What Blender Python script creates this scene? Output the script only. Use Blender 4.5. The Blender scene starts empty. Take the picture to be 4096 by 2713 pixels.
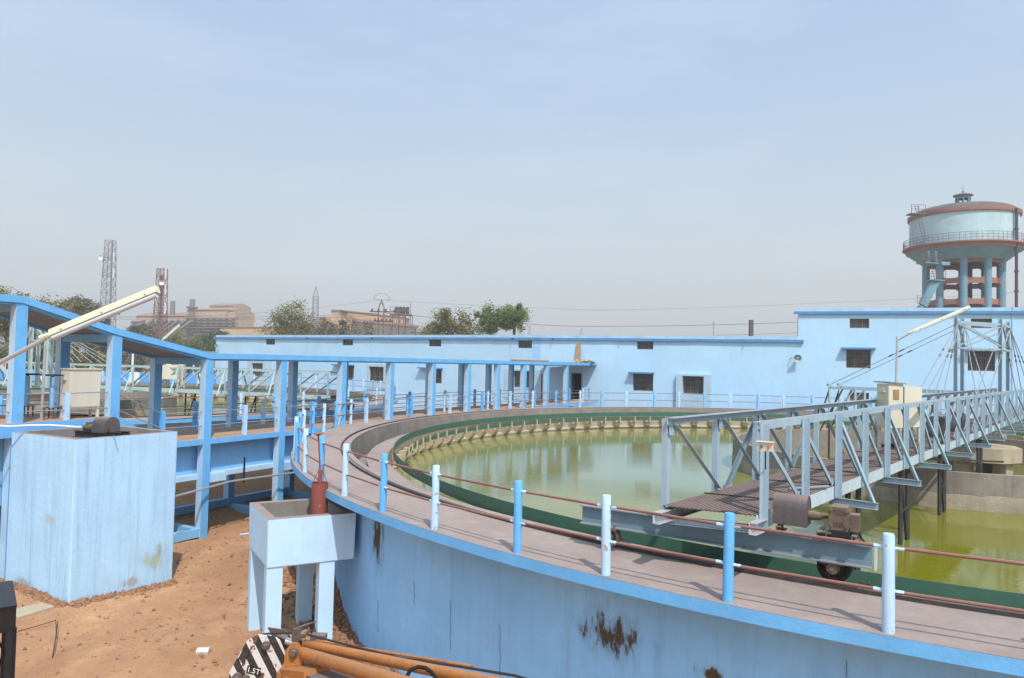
import bpy, math, random
from mathutils import Vector, Matrix
random.seed(7)
R_=math.radians
C=bpy.context.scene.collection
sc=bpy.context.scene

# ------------------------------------------------------------ camera, sky, sun, exposure
HC=2.6694; F=2862.5386; PITCH=.0319; ROLL=.0238
cam_d=bpy.data.cameras.new('camera'); cam=bpy.data.objects.new('camera',cam_d); C.objects.link(cam)
sc.camera=cam
cam_d.sensor_width=36; cam_d.lens=36*F/4096; cam_d.clip_start=.1; cam_d.clip_end=5000
fw=Vector((0,math.cos(PITCH),math.sin(PITCH))); up0=Vector((0,-math.sin(PITCH),math.cos(PITCH))); rt0=Vector((1,0,0))
rt=math.cos(ROLL)*rt0+math.sin(ROLL)*up0; up=-math.sin(ROLL)*rt0+math.cos(ROLL)*up0
M=Matrix((rt,up,-fw)).transposed().to_4x4(); M.translation=Vector((0,0,HC)); cam.matrix_world=M
sc.render.resolution_x=1024; sc.render.resolution_y=678
w=bpy.data.worlds.new('World'); sc.world=w; w.use_nodes=True
nt=w.node_tree; bg=nt.nodes['Background']; sky=nt.nodes.new('ShaderNodeTexSky'); sky.sky_type='NISHITA'
SUN=Vector((.326*math.cos(R_(55)),-.945*math.cos(R_(55)),math.sin(R_(55)))).normalized()
sky.sun_disc=False; sky.sun_elevation=R_(55); sky.sun_rotation=math.atan2(.326,-.945)
sky.air_density=1.3; sky.dust_density=3.0; sky.ozone_density=1.0; sky.altitude=50
bg.inputs[1].default_value=.125
# faint high cloud and a milky horizon, part of the sky itself
tc=nt.nodes.new('ShaderNodeTexCoord'); mp=nt.nodes.new('ShaderNodeMapping'); mp.inputs['Scale'].default_value=(1.2,1.2,4.5)
mp.inputs['Rotation'].default_value=(0,.5,.3)
cn=nt.nodes.new('ShaderNodeTexNoise'); cn.inputs['Scale'].default_value=1.7; cn.inputs['Detail'].default_value=7; cn.inputs['Roughness'].default_value=.6
cr=nt.nodes.new('ShaderNodeValToRGB'); cr.color_ramp.elements[0].position=.5; cr.color_ramp.elements[1].position=.85
cr.color_ramp.elements[1].color=(.35,.35,.35,1)
sp=nt.nodes.new('ShaderNodeSeparateXYZ'); hr=nt.nodes.new('ShaderNodeValToRGB')
SKYE=[(0,(4.45,4.4,4.25)),(.10,(4.2,4.4,4.45)),(.2,(3.75,4.35,4.85)),(.34,(3.05,3.95,5.15)),(.5,(2.6,3.7,5.25)),(1,(1.8,2.9,4.7))]
hr.color_ramp.elements[0].position=0; hr.color_ramp.elements[1].position=1
for p_,c_ in SKYE[1:-1]: hr.color_ramp.elements.new(p_)
for e_,(p_,c_) in zip(hr.color_ramp.elements,SKYE): e_.color=(*[x/6 for x in c_],1)
sc6=nt.nodes.new('ShaderNodeMix'); sc6.data_type='RGBA'; sc6.blend_type='MULTIPLY'; sc6.inputs[0].default_value=1; sc6.inputs[7].default_value=(6,6,6,1)
mx=nt.nodes.new('ShaderNodeMix'); mx.data_type='RGBA'; mx.inputs[0].default_value=.8
mc=nt.nodes.new('ShaderNodeMix'); mc.data_type='RGBA'; mc.inputs[7].default_value=(5.2,5.5,6.0,1)
nt.links.new(tc.outputs['Generated'],mp.inputs[0]); nt.links.new(mp.outputs[0],cn.inputs[0]); nt.links.new(cn.outputs[0],cr.inputs[0])
nt.links.new(tc.outputs['Generated'],sp.inputs[0]); nt.links.new(sp.outputs[2],hr.inputs[0])
nt.links.new(hr.outputs[0],sc6.inputs[6]); nt.links.new(sc6.outputs[2],mx.inputs[7]); nt.links.new(sky.outputs[0],mx.inputs[6])
nt.links.new(cr.outputs[0],mc.inputs[0]); nt.links.new(mx.outputs[2],mc.inputs[6]); 
# bright hazy glow round the sun (behind the camera)
vn=nt.nodes.new('ShaderNodeVectorMath'); vn.operation='DOT_PRODUCT'; vn.inputs[1].default_value=SUN; nt.links.new(tc.outputs['Generated'],vn.inputs[0])
m1=nt.nodes.new('ShaderNodeMath'); m1.operation='MAXIMUM'; m1.inputs[1].default_value=0; nt.links.new(vn.outputs['Value'],m1.inputs[0])
m2=nt.nodes.new('ShaderNodeMath'); m2.operation='POWER'; m2.inputs[1].default_value=3.0; nt.links.new(m1.outputs[0],m2.inputs[0])
ga=nt.nodes.new('ShaderNodeMix'); ga.data_type='RGBA'; ga.blend_type='ADD'; ga.clamp_result=False; ga.inputs[7].default_value=(5.5,6.0,6.8,1)
nt.links.new(m2.outputs[0],ga.inputs[0]); nt.links.new(mc.outputs[2],ga.inputs[6]); nt.links.new(ga.outputs[2],bg.inputs[0])
ld=bpy.data.lights.new('sun','SUN'); ld.energy=3.1; ld.angle=R_(.6); ld.color=(1,.95,.88)
lo=bpy.data.objects.new('sun',ld); C.objects.link(lo); lo.rotation_euler=(-SUN).to_track_quat('-Z','Y').to_euler(); lo.location=(0,-20,40)
vs=sc.view_settings; vs.view_transform='Standard'; vs.look='None'; vs.exposure=.47; vs.gamma=1
sc.render.engine='CYCLES'
HAZE_D=.0011
sc.cycles.volume_bounces=0; sc.cycles.max_bounces=6

# ------------------------------------------------------------ surveying helpers: a sight line meets a known plane of the site
O=Vector((0,0,HC))
def ray(x,y): return fw+rt*((x-2048)/F)-up*((y-1356.5)/F)
def onz(x,y,z): d=ray(x,y); return O+d*((z-HC)/d.z)
def aty(x,y,Y): d=ray(x,y); return O+d*(Y/d.y)
def onpl(x,y,p,n): d=ray(x,y); p=Vector(p); n=Vector(n); return O+d*((p-O).dot(n)/d.dot(n))
def V(*a): return Vector(a)
def z2(a,z): return Vector((a[0],a[1],z))

# ------------------------------------------------------------ mesh building
POS={}
class MB:
    def __init__(s): s.v=[]; s.f=[]; s.m=[]
    def face(s,ix,m=0): s.f.append(ix); s.m.append(m)
    def add(s,vs,fs,m=0):
        b=len(s.v); s.v+= [Vector(p) for p in vs]
        for f in fs: s.f.append([b+i for i in f]); s.m.append(m)
        return s
    def box(s,c,sz,rz=0,m=0,Mx=None):
        c=Vector(c); hx,hy,hz=sz[0]/2,sz[1]/2,sz[2]/2
        q=Mx or Matrix.Rotation(rz,3,'Z')
        P=[c+q@Vector((x,y,z)) for x in(-hx,hx) for y in(-hy,hy) for z in(-hz,hz)]
        return s.add(P,[(0,1,3,2),(4,6,7,5),(0,4,5,1),(2,3,7,6),(0,2,6,4),(1,5,7,3)],m)
    def basis(s,p,q,u):
        d=(Vector(q)-Vector(p)).normalized(); u=Vector(u)
        if abs(d.dot(u.normalized()))>.98: u=Vector((0,1,0)) if abs(d.y)<.9 else Vector((1,0,0))
        sd=d.cross(u).normalized(); return d,sd,sd.cross(d).normalized()
    def prof(s,p,q,pts,u=(0,0,1),m=0):
        p=Vector(p);q=Vector(q); d,sd,uu=s.basis(p,q,u); n=len(pts)
        A=[p+sd*a+uu*b for a,b in pts]; B=[q+sd*a+uu*b for a,b in pts]
        s.add(A+B,[(i,(i+1)%n,n+(i+1)%n,n+i) for i in range(n)],m)
        s.add(A,[tuple(range(n))[::-1]],m); s.add(B,[tuple(range(n))],m); return s
    def bar(s,p,q,w,h,u=(0,0,1),m=0):
        return s.prof(p,q,[(-w/2,-h/2),(w/2,-h/2),(w/2,h/2),(-w/2,h/2)],u,m)
    def ang(s,p,q,w,t=.008,u=(0,0,1),fl=1,m=0):
        return s.prof(p,q,[(0,0),(fl*w,0),(fl*w,-t),(fl*t,-t),(fl*t,-w),(0,-w)],u,m)
    def chan(s,p,q,h,w,t=.01,u=(0,0,1),fl=1,m=0):
        return s.prof(p,q,[(0,-h/2),(fl*w,-h/2),(fl*w,-h/2+t),(fl*t,-h/2+t),(fl*t,h/2-t),(fl*w,h/2-t),(fl*w,h/2),(0,h/2)],u,m)
    def ibeam(s,p,q,h,w,t=.012,u=(0,0,1),m=0):
        a,b=w/2,h/2; k=t/2
        return s.prof(p,q,[(-a,-b),(a,-b),(a,-b+t),(k,-b+t),(k,b-t),(a,b-t),(a,b),(-a,b),(-a,b-t),(-k,b-t),(-k,-b+t),(-a,-b+t)],u,m)
    def tube(s,path,r,n=8,m=0,cap=True,r2=None):
        path=[Vector(p) for p in path]; L=len(path); b=len(s.v)
        pu=None
        for i,p in enumerate(path):
            d=(path[min(i+1,L-1)]-path[max(i-1,0)]).normalized()
            if pu is None:
                pu=Vector((0,0,1)) if abs(d.z)<.9 else Vector((1,0,0))
            sd=d.cross(pu).normalized(); uu=sd.cross(d).normalized(); pu=uu
            rr=r if r2 is None else r+(r2-r)*i/max(1,L-1)
            for k in range(n):
                a=2*math.pi*k/n; s.v.append(p+sd*math.cos(a)*rr+uu*math.sin(a)*rr)
        for i in range(L-1):
            for k in range(n):
                s.face([b+i*n+k,b+i*n+(k+1)%n,b+(i+1)*n+(k+1)%n,b+(i+1)*n+k],m)
        if cap:
            s.add(s.v[b:b+n],[tuple(range(n))[::-1]],m); s.add(s.v[b+(L-1)*n:b+L*n],[tuple(range(n))],m)
        return s
    def lathe(s,pr,c=(0,0,0),n=24,m=0,a0=0,a1=2*math.pi,axis=None):
        c=Vector(c); b=len(s.v); full=abs(a1-a0-2*math.pi)<1e-4; k=n if full else n+1
        q=Matrix.Identity(3)
        if axis is not None: q=Vector((0,0,1)).rotation_difference(Vector(axis)).to_matrix()
        for j in range(k):
            a=a0+(a1-a0)*j/n; ca,sa=math.cos(a),math.sin(a)
            for r,z in pr: s.v.append(c+q@Vector((r*ca,r*sa,z)))
        L=len(pr)
        for j in range(n):
            j2=(j+1)%k
            for i in range(L-1):
                s.face([b+j*L+i,b+j2*L+i,b+j2*L+i+1,b+j*L+i+1],m)
        return s
    def ring(s,r0,r1,z0,z1,c,a0=0,a1=2*math.pi,n=96,m=0):
        return s.lathe([(r0,z0),(r1,z0),(r1,z1),(r0,z1),(r0,z0)],(c[0],c[1],0),n,m,a0,a1)
    def poly(s,pts,z0,z1,m=0):   # vertical prism on a plan polygon; z may be callable
        n=len(pts); f0=z0 if callable(z0) else (lambda p:z0); f1=z1 if callable(z1) else (lambda p:z1)
        A=[Vector((p[0],p[1],f0(p))) for p in pts]; B=[Vector((p[0],p[1],f1(p))) for p in pts]
        s.add(A+B,[(i,(i+1)%n,n+(i+1)%n,n+i) for i in range(n)]+[tuple(range(n))[::-1],tuple(range(n,2*n))],m); return s
    def build(s,name,mats,parent=None,at=None,smooth=True,**pr):
        if not isinstance(mats,(list,tuple)): mats=[mats]
        if at is None:
            at=POS[parent.name] if parent else Vector((sum(v.x for v in s.v)/len(s.v),sum(v.y for v in s.v)/len(s.v),min(v.z for v in s.v)))
        at=Vector(at)
        me=bpy.data.meshes.new(name); me.from_pydata([tuple(v-at) for v in s.v],[],s.f); me.update()
        for mm in mats: me.materials.append(mm)
        me.polygons.foreach_set('material_index',s.m)
        if smooth:
            me.polygons.foreach_set('use_smooth',[True]*len(s.f)); me.set_sharp_from_angle(angle=.6)
        o=bpy.data.objects.new(name,me); C.objects.link(o)
        if parent: o.parent=parent; o.location=at-POS[parent.name]
        else: o.location=at
        POS[o.name]=at
        for k,v in pr.items(): o[k]=v
        return o
def thing(name,label,cat,at=(0,0,0),group=None):
    o=bpy.data.objects.new(name,None); C.objects.link(o); o.location=at; o.empty_display_size=.3
    POS[o.name]=Vector(at); o['label']=label; o['category']=cat
    if group: o['group']=group
    return o
def tag(o,label,cat,group=None):
    o['label']=label; o['category']=cat
    if group: o['group']=group
    return o
def dup(o,parent,at,rz=None,mat=None,**pr):          # a copy of one part, shared mesh
    c=o.copy(); C.objects.link(c); at=Vector(at)
    c.parent=parent; c.location=at-(POS[parent.name] if parent else Vector()); POS[c.name]=at
    if rz is not None: c.rotation_euler=(0,0,rz)
    if mat: c.material_slots[0].link='OBJECT'; c.material_slots[0].material=mat
    for k,v in pr.items(): c[k]=v
    return c

def bev(o,w=.025):
    b=o.modifiers.new('worn_edges','BEVEL'); b.width=w; b.segments=2; return o
# ------------------------------------------------------------ materials
def nodes(name):
    m=bpy.data.materials.new(name); m.use_nodes=True; t=m.node_tree; return m,t,t.nodes['Principled BSDF']
def _n(t,ty,**kw):
    n=t.nodes.new(ty)
    for k,v in kw.items():
        if k in n.inputs: n.inputs[k].default_value=v
        else: setattr(n,k,v)
    return n
def _noise(t,vec,scale,detail=5,rough=.6,sc3=None,rot=None):
    if sc3 or rot:
        mp=_n(t,'ShaderNodeMapping'); mp.inputs['Scale'].default_value=sc3 or (1,1,1)
        if rot: mp.inputs['Rotation'].default_value=rot
        t.links.new(vec,mp.inputs[0]); vec=mp.outputs[0]
    n=_n(t,'ShaderNodeTexNoise'); n.inputs['Scale'].default_value=scale; n.inputs['Detail'].default_value=detail; n.inputs['Roughness'].default_value=rough
    t.links.new(vec,n.inputs[0]); return n.outputs[0]
def _ramp(t,f,a,b,ca=0,cb=1):
    r=_n(t,'ShaderNodeMapRange'); r.inputs[1].default_value=a; r.inputs[2].default_value=b; r.inputs[3].default_value=ca; r.inputs[4].default_value=cb
    t.links.new(f,r.inputs[0]); return r.outputs[0]
def _mix(t,f,a,b,bt='MIX'):
    n=_n(t,'ShaderNodeMix',data_type='RGBA',blend_type=bt)
    for i,x in ((0,f),(6,a),(7,b)):
        if hasattr(x,'links'): t.links.new(x,n.inputs[i])
        elif i==0: n.inputs[0].default_value=x
        else: n.inputs[i].default_value=(*x,1) if len(x)==3 else x
    return n.outputs[2]
def _math(t,op,a,b=None):
    n=_n(t,'ShaderNodeMath',operation=op)
    for i,x in enumerate((a,b)):
        if x is None: continue
        if hasattr(x,'links'): t.links.new(x,n.inputs[i])
        else: n.inputs[i].default_value=x
    return n.outputs[0]
def surf(name,col,rough=.75,var=.15,vs=1.2,bump=.15,bs=40,streak=0,streakcol=None,dirt=0,dirtcol=(.12,.09,.07),ds=2.5,metal=0,spec=.3,topdust=0,dustcol=(.25,.17,.13),stains=(),chip=0,chipcol=(.3,.16,.08),coat=0,rand=0):
    m,t,b=nodes(name); co=_n(t,'ShaderNodeTexCoord').outputs['Object']
    if rand:
        oi=_n(t,'ShaderNodeObjectInfo'); va=_n(t,'ShaderNodeVectorMath',operation='ADD'); cb_=_n(t,'ShaderNodeCombineXYZ')
        for k_ in range(3): t.links.new(_math(t,'MULTIPLY',oi.outputs['Random'],37.0+11*k_),cb_.inputs[k_])
        t.links.new(co,va.inputs[0]); t.links.new(cb_.outputs[0],va.inputs[1]); co=va.outputs[0]
    c=_mix(t,_ramp(t,_noise(t,co,vs),.3,.7),tuple(x*(1-var) for x in col),tuple(min(1,x*(1+var*.6)) for x in col))
    c=_mix(t,_ramp(t,_noise(t,co,vs*9,4),.35,.75,0,.5),c,tuple(x*(1-var*.9) for x in col))
    if streak:
        sn=_noise(t,co,6,5,.7,(1,1,.05)); sn2=_noise(t,co,24,4,.6,(1,1,.04))
        f=_math(t,'MULTIPLY',_ramp(t,sn,.47,.72),_ramp(t,sn2,.35,.7,.3,1))
        c=_mix(t,_math(t,'MULTIPLY',f,streak),c,streakcol or tuple(x*.4 for x in col))
    if dirt:
        f=_ramp(t,_noise(t,co,ds,7,.7),.5,.75,0,dirt); c=_mix(t,f,c,dirtcol)
    if chip:
        f=_ramp(t,_noise(t,co,9,6,.65),.62,.64,0,chip); c=_mix(t,f,c,chipcol)
    for (x,y,z,rx,rz,sc_col,*lt_) in stains:
        mp=_n(t,'ShaderNodeMapping'); mp.inputs['Location'].default_value=(-x/rx,-y/rx,-z/rz); mp.inputs['Scale'].default_value=(1/rx,1/rx,1/rz)
        t.links.new(co,mp.inputs[0]); ln=_n(t,'ShaderNodeVectorMath',operation='LENGTH'); t.links.new(mp.outputs[0],ln.inputs[0])
        nn=_noise(t,co,7,8,.7,(1,1,.35)); d=_math(t,'ADD',ln.outputs[1],_ramp(t,nn,.3,.7,-.75,.75))
        f=_ramp(t,d,.85,.45,0,1); f2=_ramp(t,d,1.5,.3,0,.45)
        dn=_ramp(t,_noise(t,co,45,6,.8),.35,.65)
        c=_mix(t,_math(t,'MULTIPLY',f2,.3) if lt_ else f2,c,(.12,.17,.24)); c=_mix(t,_math(t,'MULTIPLY',f,.6) if lt_ else f,c,_mix(t,dn,tuple(x*.7 for x in sc_col) if lt_ else (.035,.026,.02),sc_col))
    if topdust:
        g=_n(t,'ShaderNodeNewGeometry'); s3=_n(t,'ShaderNodeSeparateXYZ'); t.links.new(g.outputs['Normal'],s3.inputs[0])
        f=_math(t,'MULTIPLY',_ramp(t,s3.outputs[2],.5,.95),_ramp(t,_noise(t,co,6),.2,.6,.5,1)); c=_mix(t,_math(t,'MULTIPLY',f,topdust),c,dustcol)
    t.links.new(c,b.inputs['Base Color']); b.inputs['Roughness'].default_value=rough; b.inputs['Metallic'].default_value=metal
    b.inputs['Specular IOR Level'].default_value=spec
    if coat: b.inputs['Coat Weight'].default_value=coat; b.inputs['Coat Roughness'].default_value=.15
    if bump:
        bp=_n(t,'ShaderNodeBump'); bp.inputs['Strength'].default_value=min(1,bump*3); bp.inputs['Distance'].default_value=.012
        t.links.new(_noise(t,co,bs,6,.65),bp.inputs['Height']); t.links.new(bp.outputs[0],b.inputs['Normal'])
    return m
PALE=(.44,.64,.83); DEEP=(.13,.37,.77); MID=(.24,.5,.78)
GREYB=(.27,.38,.46)
mWall=surf('limewashed_wall',(.42,.64,.82),.9,.09,.35,.15,12,streak=.28,streakcol=(.3,.46,.6),dirt=.22,dirtcol=(.38,.5,.58),ds=.6)
mSurround=surf('limewash_stained',(.4,.56,.66),.9,.1,.9,.12,25,streak=.45,streakcol=(.22,.27,.32),dirt=.35,dirtcol=(.3,.3,.28),ds=1.5)
mLedge=surf('ledge_paint',(.09,.25,.5),.85,.14,1.5,.15,20,dirt=.25,dirtcol=(.3,.38,.45))
mParapet=surf('parapet_paint',(.4,.58,.7),.9,.15,1.2,.2,20,dirt=.5,dirtcol=(.2,.24,.27),ds=1.3)
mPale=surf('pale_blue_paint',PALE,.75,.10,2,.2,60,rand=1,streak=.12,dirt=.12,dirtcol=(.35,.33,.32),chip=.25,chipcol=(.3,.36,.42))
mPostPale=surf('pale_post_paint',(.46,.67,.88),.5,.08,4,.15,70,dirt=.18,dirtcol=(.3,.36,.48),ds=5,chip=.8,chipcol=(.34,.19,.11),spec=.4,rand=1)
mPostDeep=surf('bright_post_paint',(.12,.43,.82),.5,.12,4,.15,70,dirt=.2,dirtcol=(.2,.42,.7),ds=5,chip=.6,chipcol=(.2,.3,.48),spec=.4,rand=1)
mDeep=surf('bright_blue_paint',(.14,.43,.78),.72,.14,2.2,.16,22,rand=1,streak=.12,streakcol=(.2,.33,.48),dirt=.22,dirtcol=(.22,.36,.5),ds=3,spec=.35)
mMid=surf('mid_blue_paint',(.22,.48,.76),.8,.12,1.4,.2,30,streak=.2,streakcol=(.2,.28,.38),dirt=.15,dirtcol=(.2,.26,.36))
mDeck=surf('dusty_walkway_concrete',(.315,.25,.222),.92,.2,.7,.35,40,dirt=.5,dirtcol=(.42,.34,.29),ds=2.2,chip=.3,chipcol=(.24,.18,.155))
mDeckB=surf('bridge_deck_concrete',(.42,.28,.2),.92,.15,.9,.2,40,dirt=.3,dirtcol=(.25,.18,.15),ds=3)
mConc=surf('weathered_concrete',(.27,.235,.2),.92,.25,1.3,.4,24,streak=.55,streakcol=(.09,.08,.08),dirt=.55,dirtcol=(.13,.11,.1),ds=2)
mConcLt=surf('sunbleached_concrete',(.42,.35,.25),.92,.18,1.5,.4,24,streak=.3,streakcol=(.16,.12,.08),dirt=.4,dirtcol=(.22,.17,.1),ds=2.5)
mBracket=surf('bracket_concrete',(.46,.38,.25),.9,.15,3,.3,40,streak=.3,streakcol=(.2,.15,.08),dirt=.3,dirtcol=(.25,.18,.08))
mSlab=surf('roof_underside',(.25,.25,.27),.9,.15,1,.1,20)
mSlabTop=surf('roof_top',(.28,.25,.23),.95,.2,1,.3,20)
mGreen=surf('green_plate',(.045,.13,.085),.45,.2,1.1,.06,20,streak=.2,streakcol=(.12,.13,.13),dirt=.45,dirtcol=(.09,.11,.105),ds=.7,spec=.4)
mRail=surf('dusty_red_pipe',(.22,.095,.075),.6,.2,3,.1,50,dirt=.5,dirtcol=(.27,.18,.15),topdust=.5,dustcol=(.34,.23,.2))
mGalv=surf('grey_pipe',(.3,.33,.38),.5,.15,3,.05,50,metal=.3,topdust=.4,dustcol=(.33,.3,.3))
mSteel=surf('greyblue_steel_paint',(.33,.45,.53),.5,.12,2.5,.06,40,streak=.2,streakcol=(.2,.18,.15),dirt=.25,dirtcol=(.26,.25,.24),ds=4,topdust=.75,dustcol=(.29,.21,.18),chip=.25,chipcol=(.15,.09,.06),spec=.4)
mBeam=surf('greyblue_beam_paint',(.15,.25,.31),.5,.18,2.5,.06,40,streak=.25,streakcol=(.12,.1,.08),dirt=.3,dirtcol=(.14,.14,.14),topdust=.9,dustcol=(.33,.24,.2),chip=.35,chipcol=(.2,.11,.06))
mSteelW=surf('white_steel_paint',(.5,.6,.66),.5,.1,2.5,.06,40,streak=.4,streakcol=(.22,.13,.08),topdust=.75,dustcol=(.29,.21,.18),chip=.35,chipcol=(.2,.1,.06))
mSteel2=surf('greygreen_steel_paint',(.42,.55,.56),.55,.12,2.5,.06,40,streak=.2,streakcol=(.2,.18,.15),dirt=.3,dirtcol=(.28,.27,.22),topdust=.6,dustcol=(.3,.25,.18),chip=.5,chipcol=(.2,.14,.06))
mGrate=surf('dusty_grating',(.13,.1,.09),.85,.25,3,.2,60,topdust=.75,dustcol=(.24,.175,.15))
mSub=surf('dark_wet_steel',(.05,.045,.045),.6,.3,4,.2,40,dirt=.4,dirtcol=(.13,.1,.08))
mRust=surf('dusty_machine',(.13,.095,.08),.75,.25,3,.2,50,streak=.35,streakcol=(.03,.03,.035),topdust=.6,dustcol=(.27,.2,.17))
mDrumS=surf('dusty_gear_cover',(.10,.085,.085),.6,.3,2.5,.1,40,streak=.6,streakcol=(.035,.035,.045),topdust=.85,dustcol=(.24,.175,.15))
mCast=surf('dusty_cast_iron',(.15,.115,.085),.7,.25,5,.3,50,topdust=.6,dustcol=(.27,.21,.17))
mBlack=surf('black_metal',(.02,.02,.022),.5,.2,4,.1,60)
mRubber=surf('black_rubber',(.018,.016,.015),.85,.3,5,.5,50,dirt=.4,dirtcol=(.07,.05,.04))
mRedV=surf('red_oxide_paint',(.24,.07,.055),.55,.15,4,.1,50,chip=.35,chipcol=(.5,.35,.3))
mCream=surf('cream_enamel',(.62,.58,.47),.5,.06,1.5,.03,30,streak=.25,streakcol=(.4,.3,.17),spec=.4)
mLampC=surf('cream_lamp_paint',(.62,.6,.43),.4,.05,3,.02,30,spec=.5)
mTube=surf('clear_lamp_cover',(.5,.56,.62),.15,.05,3,0,spec=.6)
mAlu=surf('silver_paint_pipe',(.52,.54,.56),.3,.1,3,.05,40,metal=.55)
mPvc=surf('white_pvc',(.72,.73,.75),.4,.05,3,.02)
mOrange=surf('orange_crane_paint',(.43,.165,.04),.55,.15,3,.15,40,streak=.2,streakcol=(.2,.09,.04),dirt=.9,dirtcol=(.18,.1,.06),ds=3.5,chip=.9,chipcol=(.16,.1,.08),topdust=.4,dustcol=(.42,.24,.13))
mRope=surf('greasy_wire_rope',(.05,.04,.035),.7,.3,20,.4,120)
mFrame=surf('rusty_window_frame',(.22,.15,.1),.8,.2,8,.1,60)
mWood=surf('weathered_timber',(.35,.22,.1),.85,.25,3,.2,30,streak=.4)
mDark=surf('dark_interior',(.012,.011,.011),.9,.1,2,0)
mOldW=surf('tank_white_blue',(.42,.58,.62),.85,.15,.5,.1,8,streak=.35,streakcol=(.24,.3,.33),dirt=.75,dirtcol=(.25,.33,.34),ds=.4)
mOldB=surf('tower_blue_paint',(.15,.3,.38),.85,.15,.5,.1,8,streak=.3,streakcol=(.13,.17,.2),dirt=.25,dirtcol=(.14,.17,.18),ds=.4)
mOldR=surf('tower_red_band',(.3,.165,.135),.85,.18,.6,.1,8,streak=.3,streakcol=(.12,.08,.07),dirt=.35,dirtcol=(.2,.11,.09),ds=.6)
mDome=surf('tower_dome',(.13,.115,.105),.9,.2,.5,.1,8)
mFact=surf('factory_sheeting',(.5,.35,.23),.8,.15,.12,0,streak=.35,streakcol=(.2,.14,.1),dirt=.4,dirtcol=(.22,.16,.12),ds=.15)
mFactD=surf('factory_dark_sheeting',(.19,.16,.14),.85,.25,.12,0)
mFactR=surf('factory_roof',(.3,.2,.155),.85,.2,.12,0)
mTower=surf('lattice_steel',(.26,.25,.26),.6,.15,.5,0)
mTowerR=surf('lattice_red_steel',(.22,.13,.12),.6,.2,.5,0)
mTileR=surf('red_roof_tiles',(.3,.15,.1),.85,.2,1,.3,12)
mCW=surf('boundary_white',(.62,.7,.78),.9,.1,.3,0); mCB=surf('boundary_blue',(.08,.33,.8),.9,.1,.3,0)
mTankB=surf('black_plastic_tank',(.05,.05,.055),.5,.1,1,0)
mRed=surf('red_cloth',(.5,.04,.05),.9,.1,5,0)
mWhitePaint=surf('chipped_white',(.62,.6,.57),.6,.08,5,.1,60,chip=.9,chipcol=(.17,.07,.035),dirt=.2,dirtcol=(.35,.3,.26))
mStone=surf('loose_stone',(.2,.13,.09),.95,.3,6,.4,60)
mTrash=surf('white_scrap',(.6,.56,.52),.9,.15,9,.3,60)

def glass_mat():
    m,t,b=nodes('dusty_window_glass'); co=_n(t,'ShaderNodeTexCoord').outputs['Object']
    c=_mix(t,_ramp(t,_noise(t,co,1.5),.35,.7),(.025,.028,.03),(.075,.075,.07))
    sx=_n(t,'ShaderNodeSeparateXYZ'); t.links.new(co,sx.inputs[0])
    wv=_math(t,'SINE',_math(t,'MULTIPLY',sx.outputs[2],75)); c=_mix(t,_ramp(t,wv,.3,.9,0,.35),c,(.13,.12,.11))
    t.links.new(c,b.inputs['Base Color']); b.inputs['Roughness'].default_value=.25; return m
mGlass=glass_mat()
def striped():
    m,t,b=nodes('hazard_stripe_paint'); co=_n(t,'ShaderNodeTexCoord').outputs['Object']
    sx=_n(t,'ShaderNodeSeparateXYZ'); t.links.new(co,sx.inputs[0])
    k=_math(t,'ADD',_math(t,'MULTIPLY',sx.outputs[0],1.0),_math(t,'MULTIPLY',sx.outputs[2],.55))
    fr=_math(t,'FRACT',_math(t,'MULTIPLY',k,5.9)); f=_ramp(t,fr,.5,.51)
    c=_mix(t,f,(.62,.6,.57),(.022,.02,.02))
    c=_mix(t,_ramp(t,_noise(t,co,11,6,.7),.57,.585),c,(.14,.055,.03)); c=_mix(t,_ramp(t,_noise(t,co,30,5,.7),.5,.8,0,.35),c,(.3,.22,.17))
    t.links.new(c,b.inputs['Base Color']); b.inputs['Roughness'].default_value=.55; return m
mStripe=striped()
def chequer():
    m,t,b=nodes('black_chequer_plate'); co=_n(t,'ShaderNodeTexCoord').outputs['Object']
    b.inputs['Base Color'].default_value=(.018,.018,.02,1); b.inputs['Roughness'].default_value=.38; b.inputs['Metallic'].default_value=.3
    v=_n(t,'ShaderNodeTexVoronoi'); v.inputs['Scale'].default_value=42; t.links.new(co,v.inputs[0])
    bp=_n(t,'ShaderNodeBump'); bp.inputs['Strength'].default_value=.9; bp.inputs['Distance'].default_value=.006
    t.links.new(_ramp(t,v.outputs[0],.25,.3,1,0),bp.inputs['Height']); t.links.new(bp.outputs[0],b.inputs['Normal']); return m
mCheq=chequer()
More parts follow.
